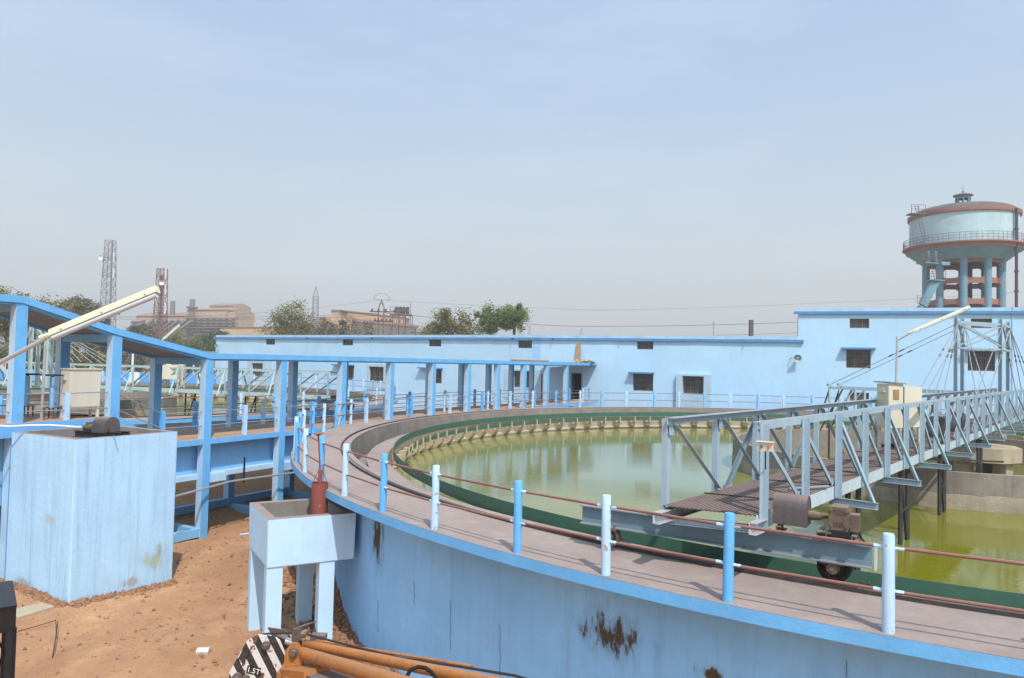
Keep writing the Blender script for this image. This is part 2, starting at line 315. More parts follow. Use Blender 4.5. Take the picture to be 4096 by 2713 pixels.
def water_mat():
    m,t,b=nodes('murky_green_water'); co=_n(t,'ShaderNodeTexCoord').outputs['Object']
    c=_mix(t,_ramp(t,_noise(t,co,.12,4),.35,.65),(.15,.145,.004),(.18,.175,.015))
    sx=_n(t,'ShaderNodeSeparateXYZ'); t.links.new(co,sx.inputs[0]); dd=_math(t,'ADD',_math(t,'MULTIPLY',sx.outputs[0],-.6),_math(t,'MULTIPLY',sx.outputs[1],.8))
    dd=_math(t,'ADD',dd,_ramp(t,_noise(t,co,.3,4),.3,.7,-2.5,2.5)); c=_mix(t,_ramp(t,dd,-5,4),c,(.195,.2,.065))  # reflected pale sky put into the colour: base lightens toward the far left
    t.links.new(c,b.inputs['Base Color']); b.inputs['Roughness'].default_value=.05; b.inputs['IOR'].default_value=1.42
    n1=_noise(t,co,2.6,3,.5,(.8,2.0,1),(0,0,-.45)); n2=_noise(t,co,.16,3,.5); msk=_ramp(t,n2,.38,.62,.15,1)
    bp=_n(t,'ShaderNodeBump'); bp.inputs['Distance'].default_value=.010; t.links.new(_math(t,'MULTIPLY',msk,.5),bp.inputs['Strength'])
    t.links.new(_math(t,'ADD',n1,_math(t,'MULTIPLY',_noise(t,co,9,3,.6,(.7,2.2,1),(0,0,-.45)),.3)),bp.inputs['Height']); t.links.new(bp.outputs[0],b.inputs['Normal']); return m
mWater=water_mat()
def ground_mat():
    m,t,b=nodes('red_dirt_ground'); co=_n(t,'ShaderNodeTexCoord').outputs['Object']
    c=_mix(t,_ramp(t,_noise(t,co,.3,5,.6,(1.6,.5,1),(0,0,-.5)),.42,.6),(.40,.215,.11),(.54,.315,.165))
    c=_mix(t,_ramp(t,_noise(t,co,2.5,6,.7),.4,.7,0,.7),c,(.36,.19,.11))
    c=_mix(t,_ramp(t,_noise(t,co,14,6,.75),.5,.7,0,.6),c,(.26,.155,.1))
    c=_mix(t,_ramp(t,_noise(t,co,38,5,.7),.62,.72,0,.55),c,(.48,.33,.22))
    sx=_n(t,'ShaderNodeSeparateXYZ'); t.links.new(co,sx.inputs[0])
    far=_ramp(t,sx.outputs[1],60,85)
    fc=_mix(t,_ramp(t,_noise(t,co,.06,5),.4,.6),(.46,.3,.17),(.22,.19,.1))
    c=_mix(t,far,c,fc)
    t.links.new(c,b.inputs['Base Color']); b.inputs['Roughness'].default_value=.97; b.inputs['Specular IOR Level'].default_value=.1
    bp=_n(t,'ShaderNodeBump'); bp.inputs['Strength'].default_value=.9; bp.inputs['Distance'].default_value=.05
    h=_math(t,'ADD',_noise(t,co,9,7,.75),_math(t,'MULTIPLY',_noise(t,co,40,5,.7),.35)); t.links.new(h,bp.inputs['Height']); t.links.new(bp.outputs[0],b.inputs['Normal']); return m
mGround=ground_mat()
def leaf_mat(name,c1,c2,c3):
    m,t,b=nodes(name); g=_n(t,'ShaderNodeNewGeometry'); r=g.outputs['Random Per Island']
    cr=_n(t,'ShaderNodeValToRGB'); e=cr.color_ramp.elements; e[0].color=(*c1,1); e[1].color=(*c3,1); x=e.new(.55); x.color=(*c2,1)
    t.links.new(r,cr.inputs[0]); t.links.new(cr.outputs[0],b.inputs['Base Color']); b.inputs['Roughness'].default_value=.6; b.inputs['Specular IOR Level'].default_value=.25
    tr=_n(t,'ShaderNodeBsdfTranslucent'); t.links.new(cr.outputs[0],tr.inputs[0]); ms=_n(t,'ShaderNodeMixShader'); ms.inputs[0].default_value=.25
    t.links.new(b.outputs[0],ms.inputs[1]); t.links.new(tr.outputs[0],ms.inputs[2]); t.links.new(ms.outputs[0],t.nodes['Material Output'].inputs[0]); return m
mLeafO=leaf_mat('olive_foliage',(.1,.105,.035),(.19,.18,.065),(.3,.26,.1))
mLeafG=leaf_mat('spring_green_foliage',(.1,.14,.04),(.19,.25,.075),(.3,.34,.13))
mLeafD=leaf_mat('dark_dusty_foliage',(.08,.085,.055),(.16,.15,.1),(.27,.24,.17))
mLeafY=leaf_mat('yellowing_foliage',(.11,.12,.03),(.22,.21,.05),(.36,.3,.08))
mLeafM=leaf_mat('fresh_green_foliage',(.04,.08,.02),(.08,.14,.04),(.13,.18,.06))
mBark=surf('bark',(.16,.12,.09),.95,.25,2,.4,15)

# ------------------------------------------------------------ ground
T1=V(14.2159,25.6316,0); T2=V(-28.31,44.5,0); RT=20.9389
LINE=[(-12.35,17.9),(-11.15,20.1),(-9.68,22.8),(-8.2,25.6),(-6.68,28.3),(-5.34,31.6),(-3.81,34.6),(-2.27,37.5),(-.78,39.9),(.72,42.0),(2.18,44.4),(3.6,47.1)]
def sm(x,a,b): t=max(0,min(1,(x-a)/(b-a))); return t*t*(3-2*t)
from mathutils import noise as mn
def gh(x,y):
    t=-.876*(x+9.68)+.482*(y-22.8)
    h=-3.08+.25*sm(-x,8.2,12)*sm(20-y,0,4)
    if y>10: h+=1.15*sm(t,1.6,5.5)*(1-sm(y,60,70))
    r=math.hypot(x-T1.x,y-T1.y)
    if y>12 and r<26: h+=(1.15*sm(y,14.4,17.5)*(1-sm(r,20.35,20.75)))
    h-=.35*sm(14-y,0,5)
    h+=(-.75-h)*sm(y,62,82)
    n=mn.noise(Vector((x*.5,y*.5,0)))*.09+mn.noise(Vector((x*1.9,y*1.9,3)))*.04+mn.noise(Vector((x*6,y*6,5)))*.02
    return h+n*(1 if y<60 else 2)
def axis(lo,hi,d0,c0,c1,far):
    xs=[];x=c0
    while x<c1: xs.append(x); x+=d0
    s=d0;x=c1
    while x<far: xs.append(x); s*=1.25; x+=s
    xs.append(far); s=d0;x=c0-d0; L=[]
    while x>-far: L.append(x); s*=1.25; x-=s
    L.append(-far); return L[::-1]+xs
gx=axis(0,0,.13,-15,0,2600); gy=axis(0,0,.13,9,30,2600)
g=MB(); nx=len(gx)
for y in gy:
    for x in gx: g.v.append(V(x,y,gh(x,y)))
for j in range(len(gy)-1):
    for i in range(nx-1): g.face([j*nx+i,j*nx+i+1,(j+1)*nx+i+1,(j+1)*nx+i])
g.build('ground',mGround,at=(0,0,0),kind='structure')

def pebbles():
    b=MB(); rnd=random.Random(3)
    for k in range(6500):
        x=rnd.uniform(-13,-1.5); y=rnd.uniform(9.5,27)
        if math.hypot(x-T1.x,y-T1.y)<20.7: continue
        r=.010+.05*rnd.random()**6
        c=V(x,y,gh(x,y)+r*.25); vs=[]
        for d in ((1,0,0),(-1,0,0),(0,1,0),(0,-1,0),(0,0,1),(0,0,-1)):
            vs.append(c+Vector(d)*r*rnd.uniform(.6,1.2)+V(rnd.uniform(-.3,.3)*r,rnd.uniform(-.3,.3)*r,0))
        b.add(vs,[(0,2,4),(2,1,4),(1,3,4),(3,0,4),(2,0,5),(1,2,5),(3,1,5),(0,3,5)],rnd.choice((0,1,1,1)))
    def clod(x,y,r,dz=0):
        c=V(x,y,gh(x,y)+r*.3+dz); vs=[c+Vector(d)*r*rnd.uniform(.6,1.2)+V(rnd.uniform(-.3,.3)*r,rnd.uniform(-.3,.3)*r,0) for d in ((1,0,0),(-1,0,0),(0,1,0),(0,-1,0),(0,0,1),(0,0,-1))]
        b.add(vs,[(0,2,4),(2,1,4),(1,3,4),(3,0,4),(2,0,5),(1,2,5),(3,1,5),(0,3,5)],rnd.choice((0,1,1,1,1)))
    zt_=2.67-2.15*.92; q=[onz(x/1.409,1600+y/1.409,zt_) for x,y in((65,180),(425,225),(1003,178))]
    for a_,b_ in((q[0],q[1]),(q[1],q[2])):
        d_=(b_-a_).normalized(); n_=V(d_.y,-d_.x,0)
        for k in range(650):
            f=rnd.random(); o_=abs(rnd.gauss(0,.16)); p_=a_.lerp(b_,f)+n_*o_; clod(p_.x,p_.y,rnd.uniform(.012,.06)*(1.2-min(1,o_*2)))
    for k in range(1200):
        an=rnd.uniform(-2.45,-2.85); rr=20.35+abs(rnd.gauss(0,.4)); clod(T1.x+rr*math.cos(an),T1.y+rr*math.sin(an),rnd.uniform(.02,.09))
    o=b.build('loose_stones',[mStone,surf('clay_clod',(.33,.17,.09),.95,.25,8,.3,60)],at=(-7,18,-3),smooth=False); o['kind']='stuff'; tag(o,'loose clods and small stones scattered over the red dirt','stones')
pebbles()

# ------------------------------------------------------------ clarifier tanks
def clarifier(c,name,label,det):
    t=thing(name,label,'settling tank',(c.x,c.y,0),'round settling tanks')
    N=220 if det else 160
    MB().ring(19.42,21.05,-.145,0,c,n=N).build('walkway',mDeck,t)
    MB().lathe([(21.056,-.155),(21.056,-.004)],(c.x,c.y,0),N).build('fascia',mDeep,t)
    b=MB().lathe([(20.35,-5.2),(20.35,-.146)],(c.x,c.y,0),N); b.build('outer_wall',mTankWall if det else mPale,t)
    MB().lathe([(18.9,-.8),(19.4,-.8),(19.419,-.006)],(c.x,c.y,0),N).build('channel_wall',mConc,t)
    MB().lathe([(19.415,.001),(19.415,.03),(19.56,.03),(19.56,.001)],(c.x,c.y,0),N).build('inner_kerb',mDeck,t)
    MB().lathe([(19.66,.002),(19.66,.045),(19.70,.05),(19.70,.002)],(c.x,c.y,0),N).build('running_rail',mSub,t)
    MB().ring(18.28,18.92,-.82,-.4,c,n=N).build('launder_wall',mDeck,t)
    MB().lathe([(18.2,-3),(18.2,-1.4),(18.12,-.98),(18.27,-.9),(18.27,-.41)],(c.x,c.y,0),N).build('inner_wall',mConcLt,t)
    MB().ring(18.10,18.112,-.37,-.13,c,n=N).build('weir_plate',mGreen,t)
    MB().ring(17.72,17.73,-.58,-.43,c,n=N).build('scum_baffle',mGreen,t)
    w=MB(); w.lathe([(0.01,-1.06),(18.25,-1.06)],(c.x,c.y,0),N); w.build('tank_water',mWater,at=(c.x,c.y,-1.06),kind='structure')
    # concrete brackets and the stub posts that carry the scum baffle
    a=math.atan2(c.y,c.x)
    bk=None; st=.058; n=50 if det else 40
    for k in range(n):
        an=R_(20)+k*st if det else R_(5)+k*st
        d=V(math.cos(an),math.sin(an),0); at=V(c.x,c.y,0)+d*18.25
        if bk is None:
            m=MB(); wd=.14
            P=[(0,-.62),(.30,-.6),(.36,-.7),(.36,-.86),(.1,-1.09),(0,-1.09)]
            m.prof(at-V(-d.y,d.x,0)*wd,at+V(-d.y,d.x,0)*wd,[(0,0)]*3) if 0 else None
            A=[V(-p,-wd,z) for p,z in P]; B=[V(-p,wd,z) for p,z in P]; q=len(P)
            m.add(A+B,[(i,(i+1)%q,q+(i+1)%q,q+i) for i in range(q)]+[tuple(range(q))[::-1],tuple(range(q,2*q))])
            m.box((-.56,0,-.5),(.05,.055,.3)); m.box((-.42,0,-.63),(.34,.055,.05))
            bk=m.build('bracket',mBracket,None,at=(0,0,0),smooth=False)
            bk.parent=t; bk.location=at-V(c.x,c.y,0); POS[bk.name]=at; bk.rotation_euler=(0,0,an)
        else: dup(bk,t,at,an)
    if det:   # plate joints: bolts on the weir plate outside
        for k in range(14):
            an=-2.0-k*.105; m=MB()
            for da in(-.0025,.0025):
                m=MB().tube([V(c.x+18.1*math.cos(an+da),c.y+18.1*math.sin(an+da),-.27),V(c.x+18.14*math.cos(an+da),c.y+18.14*math.sin(an+da),-.27)],.012,6)
                m.build('plate_bolt',mRust,t)
    return t
def cyl_at(px,py,R=20.35):
    d=ray(px,py); a=d.x**2+d.y**2; b=-2*(d.x*T1.x+d.y*T1.y); cc=T1.x**2+T1.y**2-R*R
    q=math.sqrt(b*b-4*a*cc); return O+d*((-b-q)/2/a)
p1=cyl_at(2450,2545); p2=cyl_at(1512,2150); p3=cyl_at(2850,2700)
VEG=(.12,.085,.045)
mTankWall=surf('tank_limewash_wall',(.28,.59,.97),.85,.16,.6,.15,26,streak=.5,streakcol=(.2,.34,.56),dirt=.6,dirtcol=(.36,.5,.72),ds=.9,chip=.3,chipcol=(.2,.42,.75),
   stains=[(p1.x-T1.x,p1.y-T1.y,p1.z,.48,.27,VEG),(p2.x-T1.x,p2.y-T1.y,p2.z,.26,.5,VEG),(p3.x-T1.x,p3.y-T1.y,p3.z,.2,.1,VEG)])
tank1=clarifier(T1,'clarifier_tank','large round settling tank of green water with a walkway around it, in front','d')
tank2=clarifier(T2,'clarifier_tank','round settling tank behind the covered walkway, further from the camera',None)
# wall cracks
cr=MB()
for px,y0,y1 in ((1800,2400,2600),(1998,2500,2713),(3385,2640,2713),(1510,2400,2530),(1655,2330,2420)):
    pts=[cyl_at(px+ (i%2)*3,y0+(y1-y0)*i/5,20.353) for i in range(6)]
    for a,b_ in zip(pts,pts[1:]): cr.bar(a,b_,.005,.004)
cr.build('wall_crack',surf('crack_dark_blue',(.06,.1,.17),.9,.1,3,0),tank1)  # thin bars in dark blue-grey drawn as the cracks
# inner drum and centre pier
mCrust=surf('limescale_crust',(.36,.31,.23),.95,.3,1.6,.6,14,streak=.4,streakcol=(.16,.12,.08),dirt=.8,dirtcol=(.2,.16,.11),ds=1.8)
def drum(t,c,pier):
    MB().ring(6.7,6.9,-2.5,-.06,c,n=100).build('inner_drum',mConc,t)
    m=MB(); rj=random.Random(9); n_=220; L=4
    for j in range(n_):
        a=2*math.pi*j/n_; zt_=-.66+rj.uniform(-.03,.03)+.03*mn.noise(V(a*6,0,0))
        for rr,zz in((6.905,zt_),(6.915+rj.uniform(-.004,.006),zt_-.05),(6.92+rj.uniform(-.008,.008),-.85),(6.93,-1.3)): m.v.append(V(c[0]+rr*math.cos(a),c[1]+rr*math.sin(a),zz))
    for j in range(n_):
        for i in range(3): m.face([j*4+i,((j+1)%n_)*4+i,((j+1)%n_)*4+i+1,j*4+i+1])
    m.build('waterline_crust',mCrust,t)
    p=MB().ring(0.01,1.35,-.45,.05,pier,n=8); p.build('pier_cap',mConcLt,t,smooth=False)
    for k in range(4):
        a=k*math.pi/2+.5; MB().box((pier[0]+.85*math.cos(a),pier[1]+.85*math.sin(a),-1.5),(.45,.45,2.1),a).build('pier_leg',mConcLt,t,smooth=False)
drum(tank1,V(15.27,25.9,0),V(17.0,26.1,0)); drum(tank2,V(-28.3,44.5,0),V(-28.3,44.5,0))

# ------------------------------------------------------------ railings around the tanks
A1=[-2.0851,-2.1628,-2.2378,-2.3076,-2.3952,-2.4713,-2.5512,-2.6233,-2.7012,-2.7833,-2.8698,-2.955,-2.9989,-3.0825,-3.156,-3.2259,-3.3046,-3.3824,-3.4603,-3.5615,-3.6455,-3.7124,-3.8004,-3.8809,-3.9673,-4.0475,-4.1316,-4.2174,-4.2916,-4.3765,-4.4704,-4.552,-4.632,-4.714,-4.798,-4.875,-4.957]
while A1[-1]>-7.9: A1.append(A1[-1]-.083)
def railing(c,angs,label,par,h=1.0):
    t=thing('guard_railing',label,'railing',(c.x,c.y,0),'tank railings')
    m=MB(); n=14; L=[(.0605,0),(.061,.3),(.059,.62),(.058,.985),(.052,1.0),(0.001,1.002)]
    m.lathe(L,(0,0,0),n); pass
    pp=m.build('post',mPostPale,None,at=(0,0,0)); first=True
    rnd=random.Random(5)
    P=[]
    for i,a in enumerate(angs):
        at=V(c.x+RT*math.cos(a),c.y+RT*math.sin(a),0); P.append(at)
        mt=mPostPale if par(i) else mPostDeep
        if first: pp.parent=t; pp.location=at-POS[t.name]; POS[pp.name]=at; first=False; o=pp; o.material_slots[0].link='OBJECT'; o.material_slots[0].material=mt
        else: o=dup(pp,t,at,mat=mt)
        o['label']='pale blue round post' if par(i) else 'bright blue round post'
        o.rotation_euler=(rnd.uniform(-.01,.01),rnd.uniform(-.01,.01),rnd.uniform(0,6))
    for z in(.86,.42):
        b=MB(); jb=MB()
        for p,q in zip(P,P[1:]):
            inn=(c-p).normalized()*.0; zz=z+rnd.uniform(-.008,.008)
            b.tube([z2(p,zz),z2(q,z+rnd.uniform(-.008,.008))],.0185,8)
            d=(q-p).normalized()
            jb.tube([z2(p,zz)+d*.05,z2(p,zz)+d*.14],.02,8); jb.tube([z2(q,z)-d*.14,z2(q,z)-d*.05],.02,8)
        b.build('rail',mRail,t); jb.build('painted_rail_end',mPostPale,t)
    return t
railing(T1,[-2.0851+.083*k for k in range(14,0,-1)]+A1,'railing of alternating pale and bright blue posts with dusty red pipes round the front tank',lambda i:(i%2==0) if i-14<=20 else (i%2==1))
A2=[-.5-.083*k for k in range(-22,48)]
railing(T2,A2,'railing of blue posts and red pipes round the tank behind the covered walkway',lambda i:i%2==0)

# ------------------------------------------------------------ covered walkway
def nrm(i):
    a=V(*LINE[max(0,i-1)],0); b=V(*LINE[min(len(LINE)-1,i+1)],0); d=(b-a).normalized(); return V(-d.y,d.x,0),d
cw=thing('covered_walkway','long blue walkway with a roof on columns, leading to the doorway of the low building','walkway',(-9.68,22.8,-3.1))
W=2.5; NE=[];FA=[];NN=[]
for i,p in enumerate(LINE):
    n,d=nrm(i); NE.append(V(*p,0)); FA.append(V(*p,0)+n*W); NN.append((n,d))
roofz=[4.02,3.33,2.71]+[2.72]*20
deckz=[.85,.85,0]+[0]*20
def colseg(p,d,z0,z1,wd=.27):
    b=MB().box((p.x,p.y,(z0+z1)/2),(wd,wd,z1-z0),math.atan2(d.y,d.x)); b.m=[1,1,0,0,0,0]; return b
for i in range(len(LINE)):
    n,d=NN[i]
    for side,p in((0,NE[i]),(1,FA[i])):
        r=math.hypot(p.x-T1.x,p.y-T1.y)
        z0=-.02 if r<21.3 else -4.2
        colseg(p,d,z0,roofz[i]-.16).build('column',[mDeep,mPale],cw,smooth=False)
# left extension beyond the frame
dl=V(-.42,-.907,0).normalized(); nl=V(-.907,.42,0)
LX=V(*LINE[0],0)+dl*3.2; LXF=LX+nl*W
END=V(5.9,53.35,0); ENDF=V(2.6,54.6,0)
near=[LX]+NE+[END]; far=[LXF]+FA+[ENDF]; rz=[4.02]+roofz[:len(LINE)]+[2.72]
nn=[nl]+[a for a,b in NN]+[NN[-1][0]]
rs=MB(); fc=MB(); rtop=MB()
for i in range(len(near)-1):
    a,b=near[i]-nn[i]*.16,near[i+1]-nn[i+1]*.16; c_,d_=far[i+1]+nn[i+1]*.16,far[i]+nn[i]*.16
    za,zb=rz[i],rz[i+1]
    t_=.17
    rs.add([z2(a,za-t_),z2(b,zb-t_),z2(c_,zb-t_),z2(d_,za-t_)],[(0,1,2,3)])
    rtop.add([z2(a,za),z2(b,zb),z2(c_,zb),z2(d_,za)],[(0,3,2,1)])
    for (u_,v_) in((a,b),(d_,c_)):
        off=nn[i]*(.002 if u_ is a else -.002)
        fc.add([z2(u_-off,za-t_-.005),z2(v_-off,zb-t_-.005),z2(v_-off,zb+.004),z2(u_-off,za+.004)],[(0,1,2,3)])
        # down-stand edge beam
        fc.bar(z2(u_,za-t_-.03)+nn[i]*(.17 if u_ is a else -.17),z2(v_,zb-t_-.03)+nn[i]*(.17 if u_ is a else -.17),.22,.06)
rs.build('roof_soffit',mSlab,cw,smooth=False); rtop.build('roof_top',mSlabTop,cw,smooth=False); fc.build('roof_fascia',mDeep,cw,smooth=False)
for i in (0,1,2):
    MB().bar(z2(NE[i],roofz[i]-.27),z2(FA[i],roofz[i]-.27),.22,.22).build('cross_beam',mMid,cw,smooth=False)
MB().box((END.x-.05,END.y-.2,2.645),(.9,1.2,.155),-.4).build('door_canopy',mDeep,cw,smooth=False)
# deck: upper landing, ramp, long level run
STEP=V(-10.4,21.5,0); 
def deckpts():
    n0=NN[1][0]; 
    return [(LX,LXF,.85),(NE[1]+V(.08,.15,0),FA[1]+V(.08,.15,0),.85),(STEP,STEP+n0*W,.0)]+[(NE[i],FA[i],0) for i in range(2,len(LINE))]+[(V(4.9,48.8,0),V(1.5,50,0),0),(V(6.3,52.7,0),ENDF,0)]
dp=deckpts(); dk=MB(); df=MB(); fl=MB()
for (a,b,z),(c_,d_,z_) in zip(dp,dp[1:]):
    e=.13; na=(b-a).normalized(); nc=(d_-c_).normalized()
    A,B,Cc,D=a-na*e,b+na*e,c_-nc*e,d_+nc*e
    up_=.004 if a.y<31 else .012
    dk.add([z2(A,z+up_),z2(Cc,z_+up_),z2(D,z_+up_),z2(B,z+up_)],[(0,1,2,3)])
    th=.34 if z>.1 else .17
    th2=.34 if z_>.1 else .17
    for P_,Q_,s in((A,Cc,-1),(B,D,1)):
        df.add([z2(P_,z-th)-na*.003*s*-1,z2(Q_,z_-th2),z2(Q_,z_+.002),z2(P_,z+.002)],[(0,1,2,3)])
    dk.add([z2(A,z-th),z2(Cc,z_-th2),z2(D,z_-th2),z2(B,z-th)],[(3,2,1,0)])
    if c_.y<33:
        A,B,Cc,D=a+na*.3,b-na*.3,c_+nc*.3,d_-nc*.3
        if z<.1 or 1:
            for P_,Q_ in((A,Cc),(B,D)): fl.add([z2(P_,-1.2),z2(Q_,-1.2),z2(Q_,z_-.1),z2(P_,z-.1)],[(0,1,2,3)])
            fl.add([z2(A,-1.2),z2(Cc,-1.2),z2(D,-1.2),z2(B,-1.2)],[(3,2,1,0)])
dk.build('deck',mDeckB,cw,smooth=False); df.build('deck_fascia',mDeep,cw,smooth=False); fl.build('flume',mMid,cw,smooth=False)
# ledge and haunches along the foot of the flume
hb=MB()
for i in range(1,4):
    a,b=NE[i]+NN[i][0]*.3,NE[i+1]+NN[i+1][0]*.3
    hb.bar(z2(a,-1.2)-NN[i][0]*.1,z2(b,-1.2)-NN[i][0]*.1,.2,.16)
    for P_ in(NE[i],):
        hb.poly([(P_.x,P_.y),(P_.x+NN[i][1].x*.9,P_.y+NN[i][1].y*.9),(P_.x+NN[i][1].x*.9+NN[i][0].x*.3,P_.y+NN[i][1].y*.9+NN[i][0].y*.3),(P_.x+NN[i][0].x*.3,P_.y+NN[i][0].y*.3)],-1.42,-1.15)
hb.build('flume_ledge',mPale,cw,smooth=False)
for i in range(1,5):
    MB().bar(z2(NE[i],gh(*NE[i].xy)+.12),z2(FA[i],gh(*NE[i].xy)+.12),.22,.26).build('tie_beam',mMid,cw,smooth=False)
for i in (1,2,3):
    MB().bar(z2(FA[i],-2.75),z2(FA[i+1],-2.75),.2,.26).build('tie_beam',mMid,cw,smooth=False)
MB().bar(z2(NE[1],-2.92),z2(NE[2],-2.92),.22,.26).build('tie_beam',mMid,cw,smooth=False)
# chamber wall under the upper landing
MB().poly([(a.x,a.y) for a in (LX+nl*.7,NE[1]+NN[1][0]*.7,FA[1],LXF)],-4,.5).build('landing_wall',mMid,cw,smooth=False)
# handrail of the walkway
def handrail():
    t=thing('handrail','handrail of thin grey pipes between the columns of the covered walkway','railing',(-9,24,0))
    for side,P in((0,NE),(1,FA)):
        for z in(.86,.42):
            b=MB()
            for i in range(len(P)-1):
                if i==0: (b if side==0 else MB()).tube([z2(P[0],.85+z-.15),z2(P[1],.85+z-.15)],.016,6).build('rail',mGalv,t) if side else b.tube([z2(P[0],.85+z-.15),z2(P[1],.85+z-.15)],.016,6); continue
                if i==1:
                    if side==0: b.tube([z2(P[1],.85+z-.15),z2(STEP,z)],.016,6); b.tube([z2(STEP,z),z2(P[2],z)],.016,6)
                    continue
                b.tube([z2(P[i],z),z2(P[i+1],z)],.016,6)
            if side==0:
                MB().tube([z2(LX,z+1.2),z2(P[0]-NN[0][1]*.1,.85+z-.15)],.016,6).build('rail',mGalv,t)
                for i in range(len(P)):
                    zz=(.85-.15+z if i<2 else z); b.tube([z2(P[i]-NN[i][0]*.13,zz),z2(P[i]-NN[i][1]*.0-NN[i][0]*.13,zz-.22)],.01,5)
            b.build('rail',mGalv,t)
    mids=[(z2((NE[0]+NE[1])/2-V(.0,.0,0),.85),.72,1),(z2(STEP,0),.95,0)]
    for i in range(2,10): mids.append((z2((NE[i]+NE[i+1])/2,0),1.0,i%2==0))
    for i in range(1,10): mids.append((z2((FA[i]+FA[i+1])/2,0),1.0,i%2==1))
    for p,h,k in mids:
        m=MB().box((p.x,p.y,p.z+h/2),(.12,.12,h),math.atan2(.876,.482)); m.build('post',mPostPale if k else mPostDeep,t,smooth=False,label='pale blue square post' if k else 'bright blue square post')
handrail()
def doorrail():
    t=thing('landing_railing','short railing of blue posts on the landing in front of the dark doorway','railing',(4.5,49,0))
    P=[V(3.9,47.6,0),V(4.9,48.8,0),V(5.55,50.6,0)]
    for k,p in enumerate(P): MB().tube([z2(p,0),z2(p,1.0)],.06,10).build('post',mPostPale if k%2 else mPostDeep,t)
    for z in(.86,.45):
        b=MB(); [b.tube([z2(a,z),z2(q,z)],.016,6) for a,q in zip(P,P[1:])]; b.build('rail',mRail,t)
doorrail()
o=MB().tube([z2(NE[1]+V(1.4,1.0,0),-1.5),z2(NE[2]+V(.5,1,0),-1.5),z2(NE[3]+V(.9,.2,0),-1.42),z2(NE[4]+V(.6,-1.2,0),-1.35)],.035,8).build('water_pipe',mAlu)
tag(o,'dusty silver pipe running level beneath the covered walkway','pipe')
o=MB().tube([V(-8.9,24.2,-1.6),V(-8.9,24.2,-.75)],.035,8).build('valve_spindle',mBlack); tag(o,'short black rod standing up beside the flume under the covered walkway','rod')

# ------------------------------------------------------------ concrete pump sump, left foreground
def sump():
    global mSump
    k=.92; zt=2.67-2.15*k; q=lambda x,y:(x/1.409,1600+y/1.409)
    lt,ft,r_=onz(*q(65,180),zt),onz(*q(425,225),zt),onz(*q(1003,178),zt)
    bk=lt+(r_-ft)*1.0
    st=[]
    for px_,py_,rx_,rz_,cc in((620,2240,.35,.25,(.45,.45,.2)),(520,2330,.3,.12,(.45,.28,.16)),(640,2200,.12,.2,(.35,.36,.3)),(200,2080,.18,.14,(.5,.5,.45)),(330,2400,.35,.1,(.45,.28,.16)),(100,2330,.4,.12,(.42,.3,.2))):
        a_,b_=(ft,r_) if px_>292 else (lt,ft); d_=(b_-a_).normalized(); p_=onpl(px_,py_,a_,V(d_.y,-d_.x,0)); st.append((p_.x-ft.x,p_.y-ft.y,p_.z+3,rx_,rz_,cc,1))
    mSump=surf('sump_limewash',(.43,.66,.86),.92,.08,.8,.25,9,streak=.6,streakcol=(.17,.3,.42),dirt=.3,dirtcol=(.36,.42,.47),ds=1.1,stains=st)
    t=thing('pump_sump','tall pale blue concrete sump box standing on the red dirt at the left','sump',(ft.x,ft.y,-3))
    P=[lt,ft,r_,bk]; cen=(lt+ft+r_+bk)/4; I=[p+(cen-p)*.14 for p in P]
    m=MB()
    A=[z2(p,-3.5) for p in P]; B=[z2(p,zt) for p in P]; Cc=[z2(p,zt) for p in I]; D=[z2(p,zt-1.2) for p in I]
    n=4
    m.add(A+B+Cc+D,[(i,(i+1)%4,4+(i+1)%4,4+i) for i in range(4)]+[tuple(range(12,16))])
    m.add(Cc+D,[(i,4+i,4+(i+1)%4,(i+1)%4) for i in range(4)],2)
    m.add(B+Cc,[(i,(i+1)%4,4+(i+1)%4,4+i) for i in range(4)],1)
    bev(m.build('walls',[mSump,mRim,mConc],t,smooth=False))
    # pump drive on a beam across the mouth
    dv=(r_-ft).normalized(); lv=(lt-ft).normalized()
    t2=thing('pump_drive','dark dusty drum cover and motor lying across the top of the sump box','pump drive',z2(cen,zt))
    a=aty(330+85,1730,17.4); a=z2(a,zt)
    px=lambda x,y,Y: aty(x,y,Y)
    c=px(424,1697,17.5); ax=(px(471,1697,17.5)-px(378,1694,17.9)).normalized()
    mm=MB(); L=.26; up_=V(0,0,1); sd=ax.cross(up_).normalized()
    prof=[(.18*math.cos(math.pi*i/10),.18*math.sin(math.pi*i/10)) for i in range(11)]+[(-.18,-.2),(.18,-.2)]
    mm.prof(c-ax*L,c+ax*L,prof); mm.build('drum_cover',mDrumS,t2)
    c2=c-ax*.62+V(0,0,-.09); MB().tube([c2-ax*.17,c2+ax*.17],.085,12).build('motor',mCast,t2); MB().tube([c-ax*.45+V(0,0,-.09),c-ax*.29+V(0,0,-.09)],.03,8).build('shaft',mCast,t2)
    MB().box(c2+V(0,0,.1),(.14,.12,.07)).build('terminal_box',mCast,t2)
    MB().box(c2+V(0,0,-.11),(.3,.3,.05)).build('motor_base',mBlack,t2)
    for o_ in(-.12,.12):
        e=z2(c,zt-.02)+sd*o_; MB().ibeam(e-ax*1.0,e+ax*.72,.16,.1).build('support_beam',mSub,t2)
    MB().tube([c+ax*.1+V(0,0,-.05)-sd*.0,c+ax*.45+V(-.1,-.2,-.17),c+ax*.9+V(-.1,-.4,-.22)],.014,6).build('cable',mRubber,t2)
mRim=surf('sump_rim',(.3,.23,.2),.95,.2,3,.3,30)
sump()
MB().poly([(-12.6,16.2),(-10.2,15.2),(-9.9,15.9),(-12.3,17.2)],-3.6,-2.93).build('footing',mConcLt,at=(-11,16,-3.3),smooth=False)
tag(bpy.data.objects['footing'],'low concrete footing at the dirt foot of the sump box','footing')

